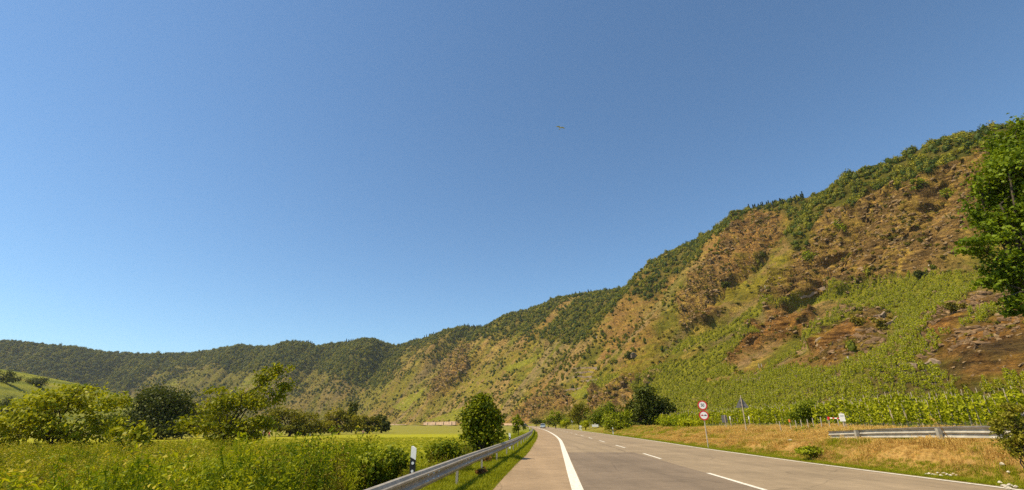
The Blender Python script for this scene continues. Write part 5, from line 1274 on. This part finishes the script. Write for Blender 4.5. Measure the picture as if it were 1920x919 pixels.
# dry stalk leaning across the rail, pale stones in the verge
a, b = at(1745, 783, 14.6), at(1787, 830, 14.2)
t = thing('dry_stalk', 'single long pale dry stalk leaning across the right guardrail', 'plant', b)
MB().tube([(0, 0, -0.1), tuple((a - b) * 0.5 + np.array([0.02, 0, 0.03])), tuple(a - b)], [0.012, 0.009, 0.004], 6).build('stem', M['drygrass'], t)
V, F = leaves(np.array([(a - b) * q + rng.normal(size=3) * 0.02 for q in np.linspace(0.75, 1, 14)]), 0.09, 0.3, 0.2); obj('seed_head', mesh('seed_head', V, F, tint=np.full(len(V), .6)), M['drygrass'], t)
stones = [mesh('stone', *blob(1.0, 0.6, 200 + k, 0.45, (8, 6))) for k in range(3)]
for me in stones: me.materials.append(M['stone'])
k = 0
for px, py, r in [(1735, 884, .05), (1741, 884, .06), (1747, 885, .05), (1752, 886, .07), (1758, 885, .05), (1763, 887, .06), (1769, 886, .05), (1775, 887, .05), (1781, 888, .06), (1788, 888, .05), (1794, 889, .05)]:
    g = at(px, py, 1); d = ray(px, py); zg = 0.10; P0 = np.array([0, 0, EYE]) + d * ((zg - EYE) / d[2]); P0[2] = float(gz(P0[0], P0[1])) + 0.06
    tag(obj('stone', stones[k % 3], None, None, P0, k, (r * 0.9, r * 0.75, r * 0.8)), 'pale stone in the row along the grass verge at the lower right', 'stone', 'pale stones in a row along the verge'); k += 1
for px, py, r in [(1868, 884, .06), (1874, 888, .05), (1880, 872, .07), (1882, 880, .08), (1878, 890, .06), (1886, 888, .07), (1890, 882, .05), (1884, 893, .06), (1896, 890, .05)]:
    d = ray(px, py); zg = 0.30; P0 = np.array([0, 0, EYE]) + d * ((zg - EYE) / d[2]); P0[2] = float(gz(P0[0], P0[1])) + 0.07
    tag(obj('stone', stones[k % 3], None, None, P0, k, (r * 0.9, r * 0.75, r * 0.9)), 'pale stone of the small heap under the shrub at the right edge', 'stone', 'heap of pale stones at the right edge'); k += 1
d = ray(1486, 849); P0 = np.array([0, 0, EYE]) + d * ((0.1 - EYE) / d[2]); P0[2] = float(gz(P0[0], P0[1])) + 0.06
tag(obj('stone', stones[1], None, None, P0, 0.3, (0.16, 0.07, 0.06)), 'flat white stone at the verge beside a green weed bush', 'stone')

# ------------------------------------------------------------------ walls on the slope and at its foot
def wall_between(name, label, A_, B_, h, th, m, group=None, n=10, posts=0, drop=0.6, pts=None):
    A_, B_ = np.array(A_, float), np.array(B_, float); d = B_ - A_; L = np.linalg.norm(d[:2]); nx, ny = -d[1] / L, d[0] / L
    t = thing(name, label, 'wall', A_, 0, group); V = []; F = []
    for k in range(n + 1):
        q = d * k / n if pts is None else np.array(pts[k]) - A_; jz = rng.normal() * 0.04 * h
        V += [(q[0] - nx * th, q[1] - ny * th, q[2] - drop), (q[0] + nx * th, q[1] + ny * th, q[2] - drop), (q[0] + nx * th, q[1] + ny * th, q[2] + h + jz), (q[0] - nx * th, q[1] - ny * th, q[2] + h + jz)]
    for k in range(n):
        a = 4 * k; b = a + 4
        for i in range(4): F.append((a + i, a + (i + 1) % 4, b + (i + 1) % 4, b + i))
    F += [(0, 3, 2, 1), (4 * n, 4 * n + 1, 4 * n + 2, 4 * n + 3)]
    MB().add(V, F).build('masonry', M[m], t)
    for k in range(posts):
        q = d * (k + 0.6) / posts; s = -1 if (nx * (-A_[0]) + ny * (-A_[1])) < 0 else 1
        MB().box(q[0] + s * nx * (th + 0.3) - 0.45, q[0] + s * nx * (th + 0.3) + 0.45, q[1] + s * ny * (th + 0.3) - 0.45, q[1] + s * ny * (th + 0.3) + 0.45, q[2] - 1, q[2] + h * 0.9).build('buttress', M['zinc_dark'], t)
    return t
for (x0, y0, x1, y1, h, np_, lb) in [(794, 800, 854, 799, 7.5, 4, 'long pale sandstone retaining wall at the foot of the slope, left of the maple'), (731, 800, 762, 801, 5.0, 2, 'short pale retaining wall near the end of the tree row'), (945, 800, 985, 800, 3.0, 0, 'low pale wall along the road beyond the slim young tree')]:
    Ya, Yb = (930, 860) if x0 > 780 and x0 < 900 else (1010, 980) if x0 < 780 else (520, 430)
    a, b = at(x0, y0, Ya), at(x1, y1, Yb); wall_between('retaining_wall', lb, a, b, h, 0.6, 'wall', 'retaining walls at the foot of the slope', 10, np_, 5)
for i, (x0, y0, x1, y1) in enumerate([(1075, 692, 1122, 690), (1078, 700, 1112, 698), (1074, 708, 1110, 707), (1090, 716, 1120, 713), (1060, 733, 1090, 729)]):
    lb = ['topmost', 'second', 'third', 'fourth', 'lowest and leftmost'][i] + ' dry stone terrace wall of the stepped patch on the mid slope'
    w_ = [hp(x0 + (x1 - x0) * k / 8, y0 + (y1 - y0) * k / 8) for k in range(9)]; wall_between('terrace_wall', lb, w_[0], w_[8], 1.5, 0.5, 'drystone', 'dry stone terrace walls on the slope', 8, 0, 2, w_)
for x0, y0, x1, y1, h, lb in [(1500, 557, 1560, 536, 1.8, 'dry stone wall along the lower edge of the nearest crag'), (1610, 595, 1660, 592, 1.6, 'brown terrace wall above the wide olive bush'), (1650, 608, 1690, 598, 1.6, 'brown terrace wall right of the wide olive bush'), (1380, 716, 1430, 712, 1.8, 'dirt-brown wall low in the slope vineyard'), (1455, 722, 1500, 706, 1.8, 'brown wall at the lower edge of the slope vineyard'),
                              (1690, 688, 1760, 680, 1.4, 'pale brown terrace ledge above the dark vine rows'), (1530, 640, 1600, 600, 1.4, 'long oblique stone wall beside the bright vine strip')]:
    w_ = [hp(x0 + (x1 - x0) * k / 8, y0 + (y1 - y0) * k / 8) for k in range(9)]; wall_between('terrace_wall', lb, w_[0], w_[8], h * 0.6, 0.4, 'drystone', 'dry stone terrace walls on the slope', 8, 0, 1.5, w_)
# vineyard hut on the slope
q = hp(1187, 668)
t = thing('vineyard_hut', 'small brown hut with a dark roof on the slope above the vineyard', 'hut', q, R(20))
MB().box(-3.2, 3.2, -2, 2, -1.5, 2.4).build('wall', M['drystone'], t)
MB().prism([(-3.6, 2.4), (3.6, 2.4), (0, 4.2)], -2.3, 2.3).build('roof', M['signback'], t); MB().box(-0.6, 0.6, -2.06, -2.0, -0.2, 1.8).build('door', M['bark'], t)
# ------------------------------------------------------------------ vehicles
def make_car(name, label, loc, rz, paint, group=None):
    t = thing(name, label, 'car', loc, rz, group)
    pm = plain(name + '_paint', paint, 0.25, 0.3, var=0.04)
    # body: cross sections along y (front at -y), each a rounded outline half width / heights
    secs = [(-2.05, 0.62, 0.38, 0.62), (-1.95, 0.80, 0.24, 0.74), (-1.4, 0.86, 0.20, 0.86), (-0.75, 0.87, 0.20, 0.95), (0.0, 0.88, 0.20, 0.98), (0.9, 0.88, 0.20, 1.0), (1.6, 0.86, 0.22, 1.02), (1.98, 0.82, 0.28, 0.98), (2.05, 0.70, 0.42, 0.86)]
    V = []; F = []; k = 10
    for y, w, z0, z1 in secs:
        zm = (z0 + z1) / 2
        for (a, b) in [(-0.8, 0), (-1, 0.18), (-1.02, 0.55), (-0.97, 0.85), (-0.82, 1), (0.82, 1), (0.97, 0.85), (1.02, 0.55), (1, 0.18), (0.8, 0)]: V.append((a * w, y, z0 + (z1 - z0) * b))
    for i in range(len(secs) - 1):
        for j in range(k): F.append((i * k + j, i * k + (j + 1) % k, (i + 1) * k + (j + 1) % k, (i + 1) * k + j))
    F += [tuple(range(k)), tuple(reversed([(len(secs) - 1) * k + j for j in range(k)]))]
    MB().add(V, F).build('body', pm, t, smooth=False)
    # cabin in glass with painted roof and pillars
    cs = [(-0.95, 0.72, 0.93), (-0.25, 0.60, 1.42), (0.9, 0.60, 1.46), (1.75, 0.66, 1.02)]
    V = []
    for y, w, z in cs: V += [(-w, y, z), (w, y, z)]
    low = [(-0.80, -1.0, 0.92), (0.80, -1.0, 0.92), (0.80, 1.85, 0.98), (-0.80, 1.85, 0.98)]
    MB().add([low[0], low[1], (0.60, -0.25, 1.42), (-0.60, -0.25, 1.42), (0.60, 0.9, 1.46), (-0.60, 0.9, 1.46), low[2], low[3]],
             [(0, 1, 2, 3), (3, 2, 4, 5), (5, 4, 6, 7), (1, 6, 4, 2), (0, 3, 5, 7), (0, 7, 6, 1)]).build('window', M['glass'], t)
    MB().add([(-0.62, -0.28, 1.41), (0.62, -0.28, 1.41), (0.63, 0.95, 1.45), (-0.63, 0.95, 1.45), (-0.55, -0.2, 1.48), (0.55, -0.2, 1.48), (0.56, 0.88, 1.52), (-0.56, 0.88, 1.52)],
             [(0, 3, 2, 1), (4, 5, 6, 7), (0, 1, 5, 4), (1, 2, 6, 5), (2, 3, 7, 6), (3, 0, 4, 7)]).build('roof', pm, t)
    for s in (-1, 1):
        MB().tube([(s * 0.80, -1.0, 0.92), (s * 0.61, -0.25, 1.43)], 0.035, 5).tube([(s * 0.80, 1.85, 0.98), (s * 0.61, 0.92, 1.46)], 0.05, 5).build('pillar', pm, t)
        MB().box(s * 0.94 - 0.08, s * 0.94 + 0.08, -0.78, -0.70, 0.93, 1.06).build('mirror', pm, t)
        MB().tube([(s * 0.58, -2.035, 0.62), (s * 0.58, -1.98, 0.62)], 0.10, 10).build('headlight', M['reflector'], t)
        for y in (-1.3, 1.3):
            w = MB().tube([(s * 0.89, y, 0.31), (s * 0.68, y, 0.31)], 0.31, 16).build('wheel', M['tyre'], t)
            MB().tube([(s * 0.895, y, 0.31), (s * 0.86, y, 0.31)], 0.19, 12).build('rim', M['zinc'], w)
    MB().box(-0.6, 0.6, -2.075, -2.03, 0.36, 0.50).build('grille', M['black'], t); MB().box(-0.26, 0.26, -2.085, -2.077, 0.40, 0.49).build('number_plate', M['signwhite'], t)
    MB().box(-0.80, 0.80, -1.96, 1.9, 0.14, 0.24).build('underbody', M['black'], t)
    return t
Y = 172.0; xc = float(at(1018, 800, Y)[0])
make_car('silver_car', 'small silver-blue car coming round the bend in the left lane', (xc, Y, 0.005), R(-4), (0.42, 0.50, 0.56))
Y = 300.0; xc = float(x_edge(np.array([Y]))[0]) - 2.0; xc = float(at(984, 798, Y)[0])
make_car('dark_car', 'dark car far round the bend, half behind the slim young tree', (xc, Y, 0.005), R(40), (0.03, 0.035, 0.045))
b0 = ground_at(1116, 116)
t = thing('low_board', 'low white board standing in dry grass by the field fence', 'sign', b0, R(-4))
MB().box(-0.75, 0.75, -0.03, 0.03, 0.45, 1.0).build('board', M['white'], t)
for x_ in (-0.6, 0.6): MB().box(x_ - 0.04, x_ + 0.04, 0.035, 0.10, -0.3, 1.0).build('leg', M['stake'], t)
MB().prism([(-0.25, 1.003), (0.15, 1.003), (0.15, 1.22), (-0.15, 1.25)], -0.025, 0.025).build('topper', M['stone'], t)

# ------------------------------------------------------------------ people
def skin_body(name, joints, edges, m, parent, sub=1):
    me = bpy.data.meshes.new(name); names = list(joints); me.from_pydata([joints[k][:3] for k in names], [(names.index(a), names.index(b)) for a, b in edges], []); me.update()
    o = obj(name, me, m, parent); md = o.modifiers.new('skin', 'SKIN'); md.use_smooth_shade = True
    for i, k in enumerate(names):
        s = me.skin_vertices[0].data[i]; r = joints[k][3]; s.radius = (r, r); s.use_root = (i == 0)
    if sub: o.modifiers.new('sub', 'SUBSURF').levels = sub; o.modifiers['sub'].render_levels = sub
    return o

def person(label, loc, rz, pose, shirt, trousers, group, cap=None):
    """pose 'ride' or 'stand'; the figure faces -y."""
    t = thing('person', label, 'person', loc, rz, group)
    if pose == 'ride':
        J = dict(pelvis=(0, 0.18, 0.98, .12), waist=(0, 0.08, 1.12, .115), chest=(0, -0.10, 1.36, .135), neck=(0, -0.17, 1.52, .055), head=(0, -0.20, 1.64, .085), crown=(0, -0.20, 1.74, .075), nose=(0, -0.295, 1.645, .018))
        for s, n in ((-1, 'l'), (1, 'r')):
            up = 1 if s > 0 else 0
            J.update({n + 'sh': (s * .18, -0.13, 1.43, .06), n + 'el': (s * .25, -0.32, 1.22, .042), n + 'wr': (s * .24, -0.50, 1.10, .028), n + 'pa': (s * .24, -0.57, 1.09, .03),
                      n + 'hip': (s * .09, 0.16, 0.95, .09), n + 'kn': (s * .10, -0.22, 0.78 - 0.10 * (1 - up), .058), n + 'an': (s * .10, -0.06, 0.36 + 0.0 - 0.17 * (1 - up), .038), n + 'to': (s * .10, -0.22, 0.30 - 0.17 * (1 - up), .032)})
    else:
        J = dict(pelvis=(0, 0, 0.95, .12), waist=(0, 0, 1.10, .11), chest=(0, -0.01, 1.32, .135), neck=(0, 0, 1.50, .055), head=(0, -0.02, 1.62, .085), crown=(0, -0.01, 1.72, .075), nose=(0, -0.115, 1.62, .018))
        for s, n in ((-1, 'l'), (1, 'r')):
            J.update({n + 'sh': (s * .18, 0, 1.41, .06), n + 'el': (s * .26, 0.03, 1.14, .042), n + 'wr': (s * .27, -0.06, 0.90, .028), n + 'pa': (s * .27, -0.09, 0.83, .03),
                      n + 'hip': (s * .09, 0, 0.90, .09), n + 'kn': (s * .11, -0.03, 0.50, .058), n + 'an': (s * .12, 0.02, 0.08, .038), n + 'to': (s * .13, -0.14, 0.04, .032)})
    E_ = [('pelvis', 'waist'), ('waist', 'chest'), ('chest', 'neck'), ('neck', 'head'), ('head', 'crown'), ('head', 'nose')]
    for s, n in ((-1, 'l'), (1, 'r')):
        E_ += [('chest', n + 'sh'), (n + 'sh', n + 'el'), (n + 'el', n + 'wr'), (n + 'wr', n + 'pa'), ('pelvis', n + 'hip'), (n + 'hip', n + 'kn'), (n + 'kn', n + 'an'), (n + 'an', n + 'to')]
        pa = np.array(J[n + 'pa'][:3]); d = unit(pa - np.array(J[n + 'wr'][:3]))
        for f in range(4):
            q = pa + np.array([(f - 1.5) * 0.020, 0, 0]) + d * (0.06 + 0.008 * (1 - abs(f - 1.3))) + np.array([0, 0, -0.015 if pose == 'ride' else 0]); J['%sf%d' % (n, f)] = (*q, .008); E_.append((n + 'pa', '%sf%d' % (n, f)))
        q = pa + d * 0.02 + np.array([-s * 0.045, -0.01, 0]); J[n + 'th'] = (*q, .009); E_.append((n + 'pa', n + 'th'))
    skin_body('body', J, E_, M['skin'], t)
    g = 0.022
    def sub_(keys, edges, name, m):
        skin_body(name, {k: (*J[k][:3], J[k][3] + g) for k in keys}, edges, m, t)
    sub_(['waist', 'chest', 'lsh', 'rsh', 'lel', 'rel', 'pelvis'], [('pelvis', 'waist'), ('waist', 'chest'), ('chest', 'lsh'), ('chest', 'rsh'), ('lsh', 'lel'), ('rsh', 'rel')], 'shirt', shirt)
    sub_(['pelvis', 'lhip', 'rhip', 'lkn', 'rkn'], [('pelvis', 'lhip'), ('pelvis', 'rhip'), ('lhip', 'lkn'), ('rhip', 'rkn')], 'trousers', trousers)
    hv, hf = blob(0.115, 0.85, 5, 0.03, (12, 8)); hv = hv[:]; c = J['crown']
    obj('helmet' if pose == 'ride' else 'hair', mesh('headwear', hv, hf, smooth=True), cap or M['bark'], t, (c[0], c[1] + 0.02, c[2] + 0.0))
    return t

def bicycle(label, loc, rz, m, group):
    t = thing('bicycle', label, 'bicycle', loc, rz, group)
    def wheel(y):
        b = MB(); n = 20; r = 0.33; pts = [(0, y + r * math.cos(2 * math.pi * k / n), 0.34 + r * math.sin(2 * math.pi * k / n)) for k in range(n + 1)]
        b.tube(pts, 0.018, 6); w = b.build('wheel', M['tyre'], t)
        s = MB()
        for k in range(8): s.tube([(0, y, 0.34), (0, y + 0.32 * math.cos(k * math.pi / 4), 0.34 + 0.32 * math.sin(k * math.pi / 4))], 0.004, 3)
        tag(s.build('spokes', M['zinc'], w), kind='stuff')
    wheel(-0.55); wheel(0.50)
    MB().tube([(0, -0.40, 0.86), (0, 0.02, 0.30), (0, 0.20, 0.84)], 0.02, 6).tube([(0, -0.40, 0.84), (0, 0.17, 0.76)], 0.02, 6).tube([(0, 0.02, 0.30), (0, 0.50, 0.34), (0, 0.18, 0.78)], 0.014, 6).build('frame', m, t)
    MB().tube([(0, -0.38, 0.95), (0, -0.44, 0.70), (0, -0.55, 0.34)], 0.018, 6).build('fork', M['zinc'], t)
    MB().tube([(-0.28, -0.52, 1.05), (-0.1, -0.42, 1.04), (0.1, -0.42, 1.04), (0.28, -0.52, 1.05)], 0.014, 6).build('handlebar', M['black'], t)
    MB().prism([(0.08, 0.84), (0.32, 0.84), (0.34, 0.90), (0.10, 0.88)], -0.07, 0.07, 'x').build('saddle', M['black'], t)
    for s, z in ((1, 0.30), (-1, 0.13)): MB().box(s * 0.06, s * 0.14, -0.16, -0.06, z - 0.02, z).build('pedal', M['black'], t)
    return t
red = plain('red_jersey', (0.65, 0.03, 0.03), 0.7, var=0.1); dark = plain('dark_cloth', (0.04, 0.03, 0.045), 0.8, var=0.2); pink = plain('pink_shirt', (0.75, 0.42, 0.36), 0.7, var=0.1); white = plain('white_shirt', (0.8, 0.78, 0.74), 0.7, var=0.05)
for px, py, Y, sh, tr_, lb, hl in [(504, 820, 118, red, dark, 'cyclist in a bright red top riding behind the meadow', M['white']), (492, 820, 120, dark, dark, 'cyclist in dark clothes riding just left of the one in red', M['white']), (681, 813, 132, pink, dark, 'cyclist in a pale pink top riding alone near the end of the tree row', M['signwhite'])]:
    a = at(px, py, Y); x = a[0]; z = float(gz(np.array(x), np.array(Y)))
    rz = R(62) if px < 600 else R(12)
    bl = {504: 'bicycle under the rider in bright red', 492: 'bicycle under the rider in dark clothes', 681: 'bicycle under the lone rider in pale pink'}[px]
    bicycle(bl, (x, Y, z), rz, M['black'], 'bicycles on the path behind the meadow'); person(lb, (x, Y, z), rz, 'ride', sh, tr_, 'cyclists on the path behind the meadow', hl)
for px, py, sh, lb in [(1744, 503, white, 'person in white at the top edge of the upper vineyard'), (1750, 502, plain('orange_shirt', (0.75, 0.25, 0.12), 0.7, var=0.1), 'person in orange beside the one in white above the vineyard'), (1793, 484, red, 'person in red on the slope near the tall tree')]:
    q = hp(px, py); q[2] += 0.1; person(lb, q, R(-60), 'stand', sh, white if sh is not red else red, 'people on the slope')
a = at(582, 812, 150); x = a[0]
t = thing('path_post', 'thin white post at the far edge of the meadow', 'post', (x, 150, float(gz(np.array(x), np.array(150.0)))))
MB().tube([(0, 0, -0.2), (0, 0, 1.5)], [0.09, 0.07], 8).build('pole', M['white'], t); MB().tube([(0, 0, 1.5), (0, 0, 1.62)], [0.10, 0.02], 8).build('cap', M['signback'], t)

# ------------------------------------------------------------------ a bird gliding in the open sky
q = at(1051, 239.5, 52)
t = thing('bird', 'small pale bird gliding with spread wings in the open sky', 'bird', q, R(20))
def bird_body():
    prof = [(-0.24, .012), (-0.20, .035), (-0.14, .045), (-0.06, .065), (0.06, .07), (0.18, .045), (0.30, .02)]
    return MB().tube([(0, y, 0.01 * math.sin(y * 6)) for y, r in prof], [r for y, r in prof], 10)
bird_body().build('body', M['feather'], t, smooth=True)
for s in (-1, 1):
    V = []
    for x, y0, y1, z in [(0.03, -0.10, 0.12, 0.03), (0.22, -0.15, 0.12, 0.08), (0.42, -0.13, 0.09, 0.08), (0.60, -0.04, 0.07, 0.05), (0.68, 0.02, 0.05, 0.04)]: V += [(s * x, y0, z), (s * x, y1, z - 0.01), (s * x, (y0 + y1) / 2, z + 0.018)]
    F = []
    for i in range(4):
        a = 3 * i; b = a + 3
        for p_, q_ in ((0, 2), (2, 1), (1, 0)): F.append((a + p_, a + q_, b + q_, b + p_))
    F += [(0, 1, 2), (12, 14, 13)]
    MB().add(V, F).build('wing', M['feather'], t)
MB().add([(-0.03, 0.26, 0.0), (0.03, 0.26, 0.0), (0.09, 0.46, 0.0), (-0.09, 0.46, 0.0), (0, 0.3, 0.012), (0, 0.44, 0.01)], [(0, 4, 5, 3), (4, 1, 2, 5), (0, 3, 2, 1)]).build('tail', M['feather'], t)

# ------------------------------------------------------------------ the air of the valley
hz = bpy.data.materials.new('valley_haze'); hz.use_nodes = True; n = hz.node_tree.nodes
n.remove(n['Principled BSDF']); pv = n.new('ShaderNodeVolumePrincipled'); pv.inputs['Color'].default_value = (0.86, 0.92, 1.0, 1); pv.inputs['Density'].default_value = HAZE; pv.inputs['Anisotropy'].default_value = 0.2
hz.node_tree.links.new(pv.outputs[0], n['Material Output'].inputs['Volume'])
zmin = min(GZ.min(), LP[..., 2].min(), P[..., 2].min()) - 1.0
zmax = P[..., 2].max() + 14
if HAZE > 0:
    xs = max(np.abs(GX).max(), np.abs(P[..., 0]).max()) + 60; ya, yb = GY.min() - 60, GY.max() + 60
    tag(MB().box(-xs, xs, ya, yb, zmin, zmax).build('haze', hz), kind='stuff')
